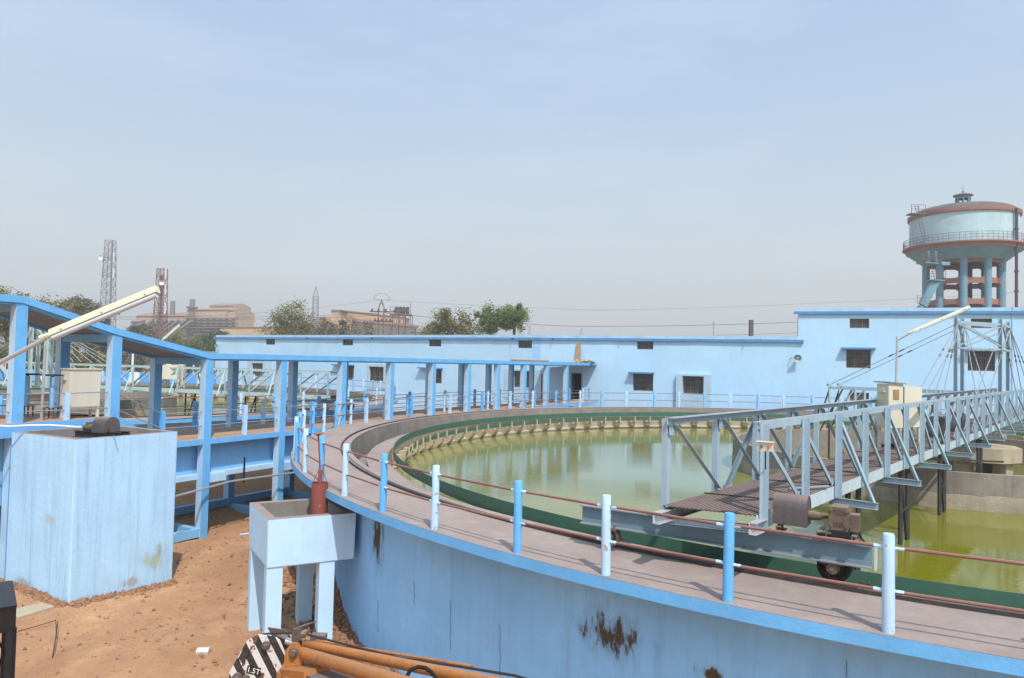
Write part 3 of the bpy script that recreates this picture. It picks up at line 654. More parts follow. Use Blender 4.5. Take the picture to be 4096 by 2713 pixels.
# ------------------------------------------------------------ valve chamber on four legs beside the tank wall
def chamber():
    q=lambda x,y:(850+x/1.409,1600+y/1.409); zt=-.47; zb=-1.4
    a,b,c=onz(*q(208,578),zt),onz(*q(313,678),zt),onz(*q(812,637),zt); d=a+(c-b)
    t=thing('valve_chamber','pale blue open concrete box on four tall legs against the tank wall','valve chamber',(b.x,b.y,-3.1))
    P=[a,b,c,d]; cen=(a+b+c+d)/4; I=[p+(cen-p)*.2 for p in P]
    bot=[z2(cen+(p-cen)*.985,zb) for p in P]; T=[z2(p,zt) for p in P]; Ti=[z2(p,zt) for p in I]; Bi=[z2(p,zb+.12) for p in I]
    m=MB(); m.add(bot+T+Ti+Bi,[(i,(i+1)%4,4+(i+1)%4,4+i) for i in range(4)]+[(3,2,1,0),(12,13,14,15)])
    m.add(T+Ti,[(i,(i+1)%4,4+(i+1)%4,4+i) for i in range(4)],1); m.add(Ti+Bi,[(i,4+i,4+(i+1)%4,(i+1)%4) for i in range(4)],2)
    bev(m.build('box',[mChamb,mRim,mConc],t,smooth=False))
    e1=(c-b).normalized(); e2=(a-b).normalized(); ang=math.atan2(e1.y,e1.x)
    L1=(c-b).length; L2=(a-b).length
    for i,(u_,v_) in enumerate(((.17,.17),(L1-.55,.17),(.17,L2-.17),(L1-.55,L2-.17))):
        p=b+e1*u_+e2*v_
        MB().box((p.x,p.y,(zb-4)/2),(.3,.26,abs(-4-zb)),ang).build('leg',[mChamb],t,smooth=False)
    MB().tube([z2(a+e2*.02,zb+.25)+V(-.15,-.05,0),z2(a,zb+.28)+V(.1,0,0)],.025,8).build('drain_pipe',mAlu,t)
    # red gate valve
    bx=onz(*q(590,640),zt); v=thing('gate_valve','red cylinder valve with a tall spindle and small handwheel in the chamber','gate valve',z2(bx,-1.28))
    c0=z2(bx,-1.28)+V(.0,.15,0); top=-.17
    m=MB().lathe([(.165,0),(.165,1.4),(.155,1.4),(.155,1.2),(.001,1.2)],c0,18); m.build('body',mRedV,v)
    zt2=c0.z+1.12
    MB().tube([c0+V(0,0,.9),c0+V(0,0,1.44)],.05,8).build('stem_nut',mRedV,v)
    MB().prof(c0+V(0,0,1.3),c0+V(0,0,1.66),[(-.04,-.02),(.04,-.02),(.04,.02),(-.04,.02)],(0,1,0)).build('yoke',mRedV,v)
    for s_ in(-1,1): MB().tube([c0+V(.16*s_,0,1.38),c0+V(.03*s_,0,1.66)],.007,5).build('stay',mRust,v)
    topz=onpl(*q(596,185),c0,(0,1,0)).z; tx=onpl(*q(596,185),c0,(0,1,0)).x
    MB().tube([c0+V(0,0,1.6),V(tx,c0.y,topz-.03)],.016,8).build('spindle',mRedV,v)
    MB().lathe([(.001,.0),(.03,-.03),(.06,0),(.1,.005),(.105,.02),(.09,.035),(.02,.04),(.001,.04)],(tx,c0.y,topz-.03),16).build('handwheel',mRail,v)
mChamb=surf('chamber_limewash',(.48,.68,.86),.92,.08,1.1,.18,16,streak=.3,streakcol=(.25,.36,.45),dirt=.12,dirtcol=(.35,.36,.33),ds=1.3)
chamber()

# ------------------------------------------------------------ things on the upper landing
def valve_stand(px,wy,by,wr,label):
    b=onz(px,by,.86); t=thing('valve_pedestal',label,'valve',b,'valve pedestals on the landing')
    zw=onpl(px,wy,b,(0,1,0)).z
    for dx,dy in((-.12,-.1),(.12,-.1),(-.12,.1),(.12,.1)): MB().bar(b+V(dx,dy,0),b+V(dx,dy,.28),.03,.03).build('leg',mRust,t)
    MB().box(b+V(0,0,.29),(.34,.3,.02)).build('base_plate',mRust,t)
    MB().lathe([(.07,.3),(.06,zw-b.z-.05),(.001,zw-b.z-.05)],b,12).build('column',mMid,t)
    m=MB(); c=V(b.x,b.y,zw)
    m.tube([c+V(wr*math.cos(a),wr*math.sin(a),0) for a in [2*math.pi*i/20 for i in range(21)]],.02,6)
    for k in range(5): a=k*1.2566; m.tube([c-V(0,0,.02),c+V(wr*math.cos(a),wr*math.sin(a),0)],.012,5)
    m.tube([c-V(0,0,.1),c+V(0,0,.03)],.035,8); m.build('handwheel',mBlack,t)
valve_stand(103,1497,1667,.3,'pedestal valve with a black handwheel just right of the leftmost column')
valve_stand(203,1501,1674,.27,'pedestal valve with a black handwheel beside the cream cabinet')
def landing_cabinet():
    p=V(-11.86,19.25,.86); d=V(.482,.876,0); n=V(-.876,.482,0); t=thing('control_cabinet','cream control cabinet on legs on the upper landing, left','cabinet',p)
    a=math.atan2(d.y,d.x); c=p+d*.43+n*.2
    def bx(o,nz,s,name,mt): MB().box(p+d*o[0]+n*o[1]+V(0,0,nz),s,a).build(name,mt,t,smooth=False)
    bx((.43,.2),.80,(.86,.4,1.04),'body',mCream)
    bx((.43,.2),1.335,(.9,.46,.03),'lid',mCream)
    for o in((.04,.03),(.82,.03),(.04,.37),(.82,.37)): bx(o,.14,(.06,.06,.28),'leg',mCream)
    bx((-.03,.2),1.1,(.05,.16,.12),'vent_hood',mCream); bx((-.03,.22),.42,(.05,.16,.14),'vent_hood',mCream)
    o=MB().tube([p+d*.2+n*.6+V(0,0,.02),p+d*.5+n*.3+V(0,0,.05),p+d*.8+n*.5+V(0,0,.02),p+d*1.2+n*.3+V(0,0,.02),p+d*1.6+V(.1,-.3,-.2)],.02,6).build('loose_cable',mRubber); tag(o,'black cable lying on the landing under the cream cabinet','cable')
landing_cabinet()
b=onz(165,1683,.85); o=MB().tube([b,V(b.x+.02,b.y,2.76)],.035,10).add([],[]).build('pipe_post',mAlu); tag(o,'silver pipe post standing on the landing behind the tube lamp','post')
p_=[V(-13.6,15.7,.62)]+[aty(x,y,17.0) for x,y in((0,1704),(40,1706),(110,1702),(200,1701),(260,1705),(327,1710))]
o=MB().tube(p_,.022,8).build('conduit_pipe',mPvc); tag(o,'sagging white conduit pipe running to the pump drive','pipe')

# ------------------------------------------------------------ tube lamps
def tube_lamp(label,p,q,arm,wd,pole=None,side=V(0,0,-1)):
    t=thing('street_lamp',label,'lamp',pole[0] if pole else arm[0])
    d=(q-p).normalized(); L=(q-p).length; u=side-d*side.dot(d); u.normalize()
    m=MB(); hw=wd/2
    m.prof(p-u*hw*.5,q-u*hw*.5,[(-hw*.8,-hw),(hw*.8,-hw),(hw*.55,hw*.75),(-hw*.55,hw*.75)],-u); m.build('housing',mLampC,t)
    m=MB().tube([p+u*hw*1.0+d*.02,q+u*hw*1.0-d*.02],hw*.62,12); m.build('tube_cover',mTube,t)
    MB().tube(arm,wd*.28,8).build('arm',mAlu,t)
    for k in(.12,.5,.9): MB().lathe([(.001,.02),(.014,.012),(.016,0)],p+d*L*k-u*hw*.3+V(0,-hw*.75,0),8,axis=V(0,-1,0)).build('clip',mLampC,t)
    MB().tube([p-d*.12-u*.01,p+d*.01],wd*.36,8).build('socket',mLampC,t)
    if pole: MB().tube(pole,wd*.36,10).build('pole',mAlu,t)
Yl=7.2
tube_lamp('cream tube lamp on a silver arm reaching in from the left edge',aty(203,1340,Yl),aty(632,1163,Yl-.15),[V(-5.75,7.3,2.25),aty(0,1450,Yl),aty(180,1356,Yl)],.085,[V(-5.75,7.3,-3.3),V(-5.75,7.3,2.3)],V(.2,-.3,-1))
tube_lamp('cream tube lamp on the pole behind the bridge cabinets, right',aty(3655,1325,17.3),aty(3880,1228,17.0),[aty(3590,1362,17.6),aty(3650,1328,17.4)],.066,[aty(3578,1760,17.6),aty(3589,1345,17.6)],V(.1,-.3,-1))
tube_lamp('small tube lamp on the bridge of the far tank, above the sloping roof',aty(654,1357,38.5),aty(719,1301,38.5),[aty(651,1440,38.6),aty(651,1375,38.6),aty(654,1357,38.5)],.1,None,V(0,-.3,-1))

# ------------------------------------------------------------ travelling scraper bridges
def truss_bridge(label,Ls,Rs,u,ln,near_end,flip_at,st,mC,mD,det=True,z0=.62,zt=1.98,pan=1.55,out='R'):
    """two lattice girders Ls / Rs (start points) running along u, deck between"""
    v=V(u.y,-u.x,0); t=thing('scraper_bridge',label,'bridge',z2(Ls,0),'travelling scraper bridges')
    n=int(ln/pan); wd=.085
    for sgn,S in((-1,Ls),(1,Rs)):
        S=z2(S,0); A=lambda s,z: S+u*s+V(0,0,z)
        MB().chan(A(-.12,z0+.1),A(n*pan+.1,z0+.1),.2,.07,.01,fl=-sgn).build('main_beam',mSteelW if det else st,t,smooth=False)
        MB().ang(A(-.05,zt)+v*sgn*.0,A(n*pan+.05,zt),.10,.012,fl=-sgn).build('top_chord',st,t,smooth=False)
        # verticals
        proto=None
        for k in range(n+1):
            if proto is None:
                m=MB(); m.prof(V(0,0,z0+.02)+v*sgn*.012,V(0,0,zt-.02)+v*sgn*.012,[(0,0),(.085,0),(.085,-.01),(.01,-.01),(.01,-.085),(0,-.085)],-v*sgn)
                proto=m.build('upright',st,None,at=(0,0,0),smooth=False); proto.parent=t; proto.location=A(0,0)-POS[t.name]; POS[proto.name]=A(0,0)
            else: dup(proto,t,A(k*pan,0))
        for k in range(n):
            m=MB(); rev=k>=flip_at
            p,q=(A(k*pan+.08,zt-.1),A((k+1)*pan-.04,z0+.24)) if not rev else (A((k+1)*pan-.03,zt-.1),A(k*pan+.08,z0+.24))
            m.ang(p+v*sgn*-.02,q+v*sgn*-.02,.065,.008,u=v*sgn); m.build('diagonal',st,t,smooth=False)
            if det and k<12:
                g_=MB(); c=A(k*pan+.09,zt-.15)-v*sgn*.014; g_.prof(c-v*.004,c+v*.004,[(-.09,-.09),(.09,-.09),(.09,.09),(-.09,.09)]); 
                for a_,b_ in((-.04,.0),(.05,-.02),(.02,-.05)): g_.tube([c+u*a_+V(0,0,b_)-v*.015,c+u*a_+V(0,0,b_)+v*.015],.012,6)
                g_.build('gusset_plate',st,t,smooth=False)
                c=A((k+1)*pan-.06,z0+.24)-v*sgn*.014; MB().prof(c-v*.004,c+v*.004,[(-.07,-.05),(.09,-.05),(.09,.07),(-.03,.07)]).build('gusset_plate',st,t,smooth=False)
        # outriggers on every second upright
        for k in range(2,n,2):
            B=A(k*pan+.02,z0-.04); E_=B+v*sgn*.62
            m=MB(); m.chan(B-v*sgn*.1,E_,.11,.05,.008); m.build('outrigger_arm',st,t,smooth=False)
            m=MB(); m.prof(E_+V(0,0,.02)-v*sgn*.04,A(k*pan+.04,zt-.04)+v*sgn*.03,[(-.045,-.006),(.045,-.006),(.045,.006),(-.045,.006)],v*sgn); m.prof(E_+V(0,0,.02)-v*sgn*.04+u*.045,A(k*pan+.04,zt-.04)+v*sgn*.03+u*.045,[(-.005,-.0),(.005,-.0),(.005,.06),(-.005,.06)],-v*sgn); m.build('outrigger_brace',st,t,smooth=False)
    # cross members below the deck
    for k in range(0,n+1,1):
        a=z2(Ls,z0)+u*(k*pan+.04); b_=z2(Rs,z0)+u*(k*pan+.04); 
        if k%2==0: MB().chan(a,b_,.1,.05,.008).build('cross_member',st,t,smooth=False)
    # ribbed deck: sheet with raised ribs
    dm=MB(); wv=(z2(Rs,0)-z2(Ls,0)); nr=22 if det else 12; E1=z2(Ls,0)-u*.08
    zt_=z0+.19
    dm.add([z2(Ls,zt_)-u*.1,z2(Rs,zt_)-u*.1,z2(Rs,zt_)+u*ln,z2(Ls,zt_)+u*ln],[(0,1,2,3)])
    for r in range(nr):
        f=(r+.5)/nr; a=z2(Ls,zt_+.011)+wv*f
        dm.bar(a-u*.14,a+u*ln,wv.length/nr*.6,.018)
    dm.build('ribbed_deck',mGrate,t,smooth=False)
    sm_=MB()
    for k in range(int(ln/1.9)):
        a=z2(Ls,zt_+.03)+u*(1.9*k+1.1); sm_.bar(a,a+wv,.03,.012)
    sm_.build('deck_seam',mSub,t,smooth=False)
    # scraper frame hanging down into the water
    for s_,dd in near_end:
        for o_ in(.15,.8):
            p=z2(Ls,0)+wv*.85+u*(s_+o_*dd); 
            MB().bar(z2(p,z0-.05),z2(p,-2.4),.07,.07).build('scraper_post',mSub,t,smooth=False)
        p=z2(Ls,0)+wv*.85+u*(s_+.15*dd); q=z2(Ls,0)+wv*.85+u*(s_+.8*dd)
        MB().bar(z2(p,z0-.1),z2(q,-1.3),.05,.05).build('scraper_brace',mSub,t,smooth=False)
        MB().bar(z2(p,-.35),z2(q,-.35),.05,.05).build('scraper_brace',mSub,t,smooth=False)
    return t
u1=V(.65,.76,0).normalized(); v1=V(u1.y,-u1.x,0)
L1=V(2.12,9.6,0); R1=V(3.2,9.12,0)
br=truss_bridge('long grey-blue lattice footbridge with ribbed deck spanning the front tank',L1,R1,u1,33,[(4.3,1),(8.2,1),(12.5,1),(19,1)],8,mSteel,None,None)
# end carriage: I beam, wheels, drive
eb=V(.843,-.538,0).normalized(); en=V(-eb.y,eb.x,0)
cL=V(1.1,10.62,0); cR=V(4.33,8.56,0)
MB().ibeam(z2(cL,.465),z2(cR,.465),.27,.17,.016).build('carriage_beam',mBeam,br,smooth=False)
o_=en*.55
def end_channels():
    for S in(L1,R1):
        e=z2(S,.70)-u1*.38
        MB().chan(e,z2(S,.70)+u1*.1,.15,.09,.012).build('end_channel',mSteelW,br,smooth=False)
end_channels()
MB().box(z2(cR,.44)+eb*.03+en*.1,(.02,.12,.3),math.atan2(eb.y,eb.x)).build('beam_end_plate',mSteelW,br,smooth=False)
def wheel(c,r,wd,tyre,ax):
    w_=MB().lathe([(r*.75,-wd/2),(r*.95,-wd/2),(r,-wd*.35),(r,wd*.35),(r*.95,wd/2),(r*.75,wd/2)],c,28,axis=ax).build('wheel',mRubber if tyre else mRust,br)
    m=MB(); m.lathe([(.001,-wd*.3),(r*.3,-wd*.3),(r*.35,-wd*.1),(r*.7,-wd*.1),(r*.76,-wd*.45),(r*.76,wd*.4),(r*.7,wd*.1),(.001,wd*.1)],c,28,axis=ax)
    h=m.build('rim',mCast,w_)
    for k in range(20 if tyre else 0):
        pass
    b=MB().lathe([(.001,-wd*.75),(.03,-wd*.75),(.034,-wd*.6),(.055,-wd*.6),(.06,-wd*.3),(.001,-wd*.3)],c,16,axis=ax).build('hub',mCast,w_)
wax=(en).normalized()
wR=onpl(3331,2272,z2(cL,0)+en*.03,en); hubp=wR.copy(); wR=wR+en*.28; wheel(wR,max(.17,min(.2,wR.z-.005)),.48,True,en)
wL=z2(cL+(cR-cL)*.12,.2); wheel(wL,.145,.12,False,en)
MB().box(hubp+V(0,0,.07)-en*.03,(.26,.06,.045),math.atan2(eb.y,eb.x)).build('axle_bracket',mCast,br); MB().lathe([(.001,-.06),(.025,-.06),(.028,-.045),(.06,-.045),(.065,.0),(.08,.02),(.08,.05),(.001,.05)],hubp-en*.03,18,axis=en).build('bearing_block',mCast,br)
MB().box(wL+V(0,0,.12)-en*.06,(.24,.05,.04),math.atan2(eb.y,eb.x)).build('axle_bracket',mCast,br)
for c_,w_ in((wR,.085),(wL,.08)):
    for s_ in(-1,1): MB().tube([z2(c_,.335)+eb*w_*s_-en*(.19 if c_ is wR else .06),z2(c_,.375)+eb*w_*s_-en*(.19 if c_ is wR else .06)],.022,6).build('bolt',mRust,br)
# gear cover and motor on packing channels
def on_beam(px,z): p=onpl(px,2000,z2(cL,0)-en*0,en); return z2(p,z)
def drive():
    gl,gr=on_beam(3102,.6),on_beam(3236,.6); c=(gl+gr)/2; Ln=(gr-gl).length/2; zc=.6+.1+.20
    n=12; rr=.165
    m=MB(); m.prof(z2(c,zc)-eb*Ln,z2(c,zc)+eb*Ln,[(rr*math.cos(math.pi*i/n),.03+rr*math.sin(math.pi*i/n)) for i in range(n+1)]+[(-rr,-.17),(rr,-.17)]); m.build('gear_cover',mDrumS,br)
    for s_ in(.15,.62):
        p=c+eb*(s_-.3)*1; MB().chan(z2(p,.66)-en*.2,z2(p,.66)+en*.2,.1,.06,.012).build('packing_channel',mCast,br,smooth=False)
    a=z2(gr,zc-.0)-V(0,0,.04)
    MB().lathe([(.001,-.02),(.055,-.02),(.055,.06),(.05,.08),(.048,.14),(.03,.14),(.03,.16),(.001,.16)],a,18,axis=eb).build('coupling',mCast,br)
    MB().tube([a+eb*.15,a+eb*.24],.02,8).build('shaft',mSub,br)
    mcx=on_beam(3362,.0); mc=z2(mcx,zc-.02)
    ang=math.atan2(eb.y,eb.x)
    b=MB(); b.prof(mc-en*.13,mc+en*.13,[(-.1,-.14),(.1,-.14),(.115,-.1),(.115,.09),(.09,.14),(-.09,.14),(-.115,.09),(-.115,-.1)]); 
    for k in range(7):
        b.prof(mc-en*.137+eb*(-.05+.0167*k)+V(0,0,.085),mc-en*.13+eb*(-.05+.0167*k)+V(0,0,.085),[(-.004,-.035),(.004,-.035),(.004,.035),(-.004,.035)])
        b.prof(mc-en*.137+eb*(-.05+.0167*k)+V(0,0,-.06),mc-en*.13+eb*(-.05+.0167*k)+V(0,0,-.06),[(-.004,-.03),(.004,-.03),(.004,.03),(-.004,.03)])
    b.build('motor',mCast,br)
    b=MB()
    for k in range(5): b.prof(mc-en*.135+V(0,0,-.15-.012*k),mc+en*.135+V(0,0,-.15-.012*k),[(-.12,-.003),(.12,-.003),(.12,.003),(-.12,.003)])
    b.build('cooling_fins',mSub,br,smooth=False)
    for s_ in(-1,1):
        for zz in(-.08,.1): MB().tube([mc+eb*.085*s_-en*.15+V(0,0,zz),mc+eb*.085*s_-en*.12+V(0,0,zz)],.018,8).build('cover_bolt',mCast,br)
    MB().box(mc+eb*.165+V(0,0,-.04),(.1,.16,.2),ang).build('terminal_box',mCast,br)
    MB().tube([mc+eb*.2-en*.04+V(0,0,-.13),mc+eb*.24-en*.02+V(0,0,-.22),mc+eb*.3+V(0,0,-.3)],.012,6).build('cable',mRubber,br)
    MB().box(mc+V(0,0,-.215),(.33,.2,.03),ang).build('motor_feet',mSub,br)
    for s_ in(-1,1): MB().chan(z2(mc+eb*.14*s_,.655)-en*.16,z2(mc+eb*.14*s_,.655)+en*.16,.1,.06,.012).build('packing_channel',mCast,br,smooth=False)
drive()
# push-button box and its post at the bridge mouth
def button_box():
    p=onpl(3072,1900,z2(R1,0),v1); p=z2(p,0)-v1*.02
    MB().chan(z2(p,.6),z2(p,1.95),.07,.05,.008,u=u1).build('end_post',mSteel,br,smooth=False)
    c=aty(3062,1787,8.55); a=math.atan2(eb.y,eb.x)
    b=MB().box(c,(.17,.07,.1),a).build('switch_box',mCream,br,smooth=False)
    MB().box(c+V(0,0,.058)-en*.01,(.2,.1,.008),a).build('rain_cover',mCream,br,smooth=False)
    MB().tube([c-eb*.04-en*.03,c-eb*.04-en*.05],.018,12).build('green_button',surf('green_button',(.03,.2,.18),.5,.05,1,0),b)
    MB().tube([c+eb*.045-en*.03,c+eb*.045-en*.05],.018,12).build('red_button',surf('red_button',(.6,.16,.1),.5,.05,1,0),b)
    MB().tube([c-V(0,0,.04),z2(p,1.3)-en*.06,z2(p,.9)-en*.05,z2(p,.62)-en*.04],.008,6).build('cable',mRubber,br)
button_box()
p=L1*.0+z2(L1,.87)+(R1-L1)*.72+u1*2.0; o=MB().tube([p,p+u1*.7+v1*.35],.022,8).build('loose_pipe',mGalv); tag(o,'short loose pipe lying on the bridge deck','pipe')
# side arm and mast in the middle of the bridge
def mast(t,c,u,st,legs,zt,w_,arms,chords,ties):
    P=[]
    for p in legs:
        MB().ang(z2(p,.6),z2(p,zt),.14,.014,u=u,fl=1).build('mast_leg',st,t,smooth=False); P.append(p)
    z1,z2_,z3=zt-.25,zt-1.15,zt-1.05
    for a,b in((0,1),(2,3),(0,2),(1,3)):
        MB().bar(z2(P[a],zt-.25),z2(P[b],zt-.25),.06,.08).build('mast_beam',st,t,smooth=False); MB().bar(z2(P[a],zt-1.2),z2(P[b],zt-1.2),.06,.07).build('mast_beam',st,t,smooth=False)
        MB().bar(z2(P[a],zt-.3),z2(P[b],zt-1.12),.05,.05).build('mast_brace',st,t,smooth=False); MB().bar(z2(P[a],zt-1.12),z2(P[b],zt-.3),.05,.05).build('mast_brace',st,t,smooth=False)
    for top,bot in ties:
        MB().tube([top,bot],.016,6).build('tie_rod',mGalv,t)
        for f in(.42,.5):
            q=top.lerp(bot,f); d=(bot-top).normalized(); MB().tube([q-d*.09,q+d*.09],.03,6).build('turnbuckle',mRust,t)
def lineat(S,px,z=1.98):
    p=onpl(px,1500,z2(S,0),v1); return z2(p,z)
lg=[lineat(L1,3832,0),lineat(L1,3858,0),lineat(R1,4010,0),lineat(R1,4040,0)]
zt=4.78
# side arm towards the far left
def side_arm():
    a0=z2(lg[0],0); d=V(-u1.y,u1.x,0)
    def at_(px,z): q=onpl(px,1548,a0-u1*.5,u1); return z2(q,z)
    n0=at_(3318,1.98); f0=n0+u1*1.35
    for i,(S,E_) in enumerate(((a0-u1*.5,n0),(a0+u1*.85,f0))):
        S=z2(S,0); E_=z2(E_,0)
        MB().ang(z2(S,1.98),z2(E_,1.98),.1,.012).build('arm_chord',mSteel,br,smooth=False)
        MB().chan(z2(S,.72),z2(E_,.72),.16,.06).build('arm_beam',mSteel,br,smooth=False)
        for k in range(5):
            p=E_.lerp(S,k/4.5); MB().bar(z2(p,.7),z2(p,1.97),.08,.06).build('arm_upright',mSteel,br,smooth=False)
            q=E_.lerp(S,(k+1)/4.5)
            MB().bar(z2(p,.75),z2(q,1.9),.05,.05).build('arm_diagonal',mSteel,br,smooth=False)
        MB().bar(z2(E_,1.9),z2(E_+d*.5,.2),.05,.05).build('arm_diagonal',mSub,br,smooth=False); MB().bar(z2(E_-d*.5,1.9),z2(E_+d*.35,.2),.05,.05).build('arm_diagonal',mSub,br,smooth=False)
        MB().bar(z2(E_,.7),z2(E_,-1.6),.06,.06).build('scraper_post',mSub,br,smooth=False)
        MB().box(z2(E_,2.05),(.16,.16,.1)).build('rod_anchor',mSteel,br)
    return n0,f0
n0,f0=side_arm()
tp=lambda i:z2(lg[i],zt-.3)
ties=[(tp(0),z2(n0,2.05)),(tp(1),z2(f0,2.05)),
 (tp(0),lineat(L1,3668)),(tp(1),lineat(L1,3702)),(tp(0),lineat(L1,3740)),(tp(0),lineat(L1,3775)),(tp(1),lineat(R1,3905)),(tp(1),lineat(R1,3950)),
 (tp(2),lineat(R1,3905)),(tp(3),lineat(R1,3955)),(tp(2),lineat(R1,4062)),(tp(3),lineat(R1,4085)),(tp(3),lineat(R1,4085)+u1*3),(tp(3),lineat(R1,4085)+u1*6)]
mast(br,None,u1,mSteel,lg,zt,.5,None,None,ties)
# lower struts under the middle
for a,b in((V(12.6,20.3,-.3),V(16.9,24.6,-.9)),(V(10.4,17.9,.5),V(16.9,24.6,-.35))):
    MB().bar(a,b,.06,.06).build('under_strut',mSub,br,smooth=False)
# centre drive on the deck
q=z2(L1,1.15)+(R1-L1)*.5+u1*14.6; MB().tube([q,q+u1*1.3],.28,16).build('centre_gear_cover',mDrumS,br)
q=q+u1*2.4; MB().tube([q,q+u1*1.0],.3,16).build('centre_gear_cover',mDrumS,br)

def bridge_kiosk(label,p,dx,dy,boxes,anchor):
    t=thing('control_cabinet',label,'cabinet',p); a=math.atan2(dx.y,dx.x)
    for (x0,x1,y0,y1,z0_,z1_,roof) in boxes:
        c=p+dx*(x0+x1)/2+dy*(y0+y1)/2
        b=MB().box(z2(c,(z0_+z1_)/2),(x1-x0,y1-y0,z1_-z0_),a).build('cabinet_body',mCream,t,smooth=False)
        if roof:
            MB().box(z2(c,z1_+.03),(x1-x0+.09,y1-y0+.1,.025),a,Mx=Matrix.Rotation(a,3,'Z')@Matrix.Rotation(.05,3,'Y')).build('roof_plate',mRim,t,smooth=False)
            MB().box(z2(p+dx*(x0-.03)+dy*((y0+y1)/2),z1_-.14),(.06,(y1-y0)*.5,.12),a).build('vent_hood',mCream,t,smooth=False)
            MB().box(z2(p+dx*((x0+x1)/2)+dy*(y0-.004),z1_-.25),((x1-x0)*.4,.01,.24),a).build('window',mWood,t,smooth=False)
        for xx in(x0+.04,x1-.04):
            for yy in(y0+.04,y1-.04): q=p+dx*xx+dy*yy; MB().bar(z2(q,.83),z2(q,z0_),.06,.06).build('leg',mCream,t,smooth=False)
    return t
k0=aty(3554,1700,16.9); kd=V(.78,-.63,0).normalized(); k0=z2(k0,0)
bridge_kiosk('cream control cabinets on legs standing on the deck of the front bridge',k0,v1*.55+u1*.84,-(V(-.55*v1.x,0,0)*0)+V(-(v1*.55+u1*.84).y,(v1*.55+u1*.84).x,0)*1.0,[(0,.42,-.0,.36,1.32,2.36,True),(.46,.98,.0,.3,1.34,2.3,False)],None)
b=z2(k0,.85)+u1*.4; o=MB()
for k in range(4): o.tube([b+V(.12*math.cos(a),.12*math.sin(a),.02+.02*k) for a in [2*math.pi*i/14 for i in range(15)]],.012,5)
o=o.build('cable_coil',mRubber); tag(o,'coil of black cable on the deck below the cream bridge cabinets','cable')

# ------------------------------------------------------------ the far tank's bridge
u2=V(-.942,.335,0).normalized()
br2=truss_bridge('pale grey-green lattice footbridge across the tank behind the covered walkway',V(-8.9,35.0,0),V(-8.5,36.2,0),u2,27,[(5,1),(9,1)],9,mSteel2,None,None,det=False)
c_=V(-9.2,34.6,0)
MB().ibeam(V(-11.2,33.6,.46),V(-7.6,36.9,.46),.26,.17).build('carriage_beam',mSteel2,br2,smooth=False)
for q in(V(-10.6,34.1,.2),V(-8.1,36.4,.2)): MB().lathe([(.001,-.06),(.19,-.06),(.2,0),(.19,.06),(.001,.06)],q,20,axis=V(-.7,.7,0)).build('wheel',mSub,br2)
_save=(L1,R1)
def mast2():
    P=[aty(x,1500,Y) for x,Y in((120,39.5),(182,38.5),(150,40.8),(202,39.8))]; P=[z2(p,0) for p in P]
    zt=2.67+(1401-1280)*39/2862
    for p in P: MB().ang(z2(p,.6),z2(p,zt),.16,.02,u=u2).build('mast_leg',mSteel2,br2,smooth=False)
    for a,b in((0,1),(2,3),(0,2),(1,3)):
        for z in(zt-.1,zt-1.1): MB().bar(z2(P[a],z),z2(P[b],z),.08,.1).build('mast_beam',mSteel2,br2,smooth=False)
        MB().bar(z2(P[a],zt-.15),z2(P[b],zt-1.05),.06,.06).build('mast_brace',mSteel2,br2,smooth=False)
    for a,q in((1,(295,1450)),(1,(370,1452)),(1,(325,1448)),(3,(410,1456)),(3,(480,1458)),(3,(430,1450)),(0,(60,1440)),(0,(20,1440)),(2,(-60,1420))):
        e=aty(q[0],q[1],37.5); MB().tube([z2(P[a],zt-.4),e],.022,5).build('tie_rod',mGalv,br2)
mast2()
k2=z2(aty(638,1480,38.3),0)
t=bridge_kiosk('pale cream cabinet on the bridge of the far tank, below the sloping roof',k2,V(1,.05,0).normalized(),V(-.05,1,0).normalized(),[(0,.95,0,.5,1.3,2.05,False),(.1,1.02,.55,.9,1.35,2.4,True)],None)

# ------------------------------------------------------------ the long blue buildings
WA,WB,WC,WD=V(-31.96,77.3,0),V(2.25,55.03,0),V(19.0,47.5,0),V(33.0,42.0,0)
def facade(t,a,b,z0,z1,holes,th,mt):
    """wall face from a to b with real openings; holes = (s0,s1,z0,z1)"""
    d=(b-a); L=d.length; d.normalize(); n=V(d.y,-d.x,0)   # n towards the camera side
    ss=sorted({0,L,*[h[0] for h in holes],*[h[1] for h in holes]}); zs=sorted({z0,z1,*[h[2] for h in holes],*[h[3] for h in holes]})
    m=MB()
    for i in range(len(ss)-1):
        for j in range(len(zs)-1):
            sc_,zc=(ss[i]+ss[i+1])/2,(zs[j]+zs[j+1])/2
            if any(h[0]<sc_<h[1] and h[2]<zc<h[3] for h in holes): continue
            m.add([a+d*ss[i]+V(0,0,zs[j]),a+d*ss[i+1]+V(0,0,zs[j]),a+d*ss[i+1]+V(0,0,zs[j+1]),a+d*ss[i]+V(0,0,zs[j+1])],[(0,1,2,3)])
    for s0,s1,h0,h1 in holes:
        A=a+d*s0;B=a+d*s1; I=-n*th
        q=[A+V(0,0,h0),B+V(0,0,h0),B+V(0,0,h1),A+V(0,0,h1)]
        m.add(q+[p+I for p in q],[(i,(i+1)%4,4+(i+1)%4,4+i) for i in range(4)])
    return m.build('wall',mt,t,smooth=False),d,n
def wpx(a,b,x0,x1,y0,y1):
    d=(b-a).normalized(); n=V(d.y,-d.x,0); ym=(y0+y1)/2; xm=(x0+x1)/2
    s0=(onpl(x0,ym,a,n)-a).dot(d); s1=(onpl(x1,ym,a,n)-a).dot(d); return s0,s1,onpl(xm,y1,a,n).z,onpl(xm,y0,a,n).z
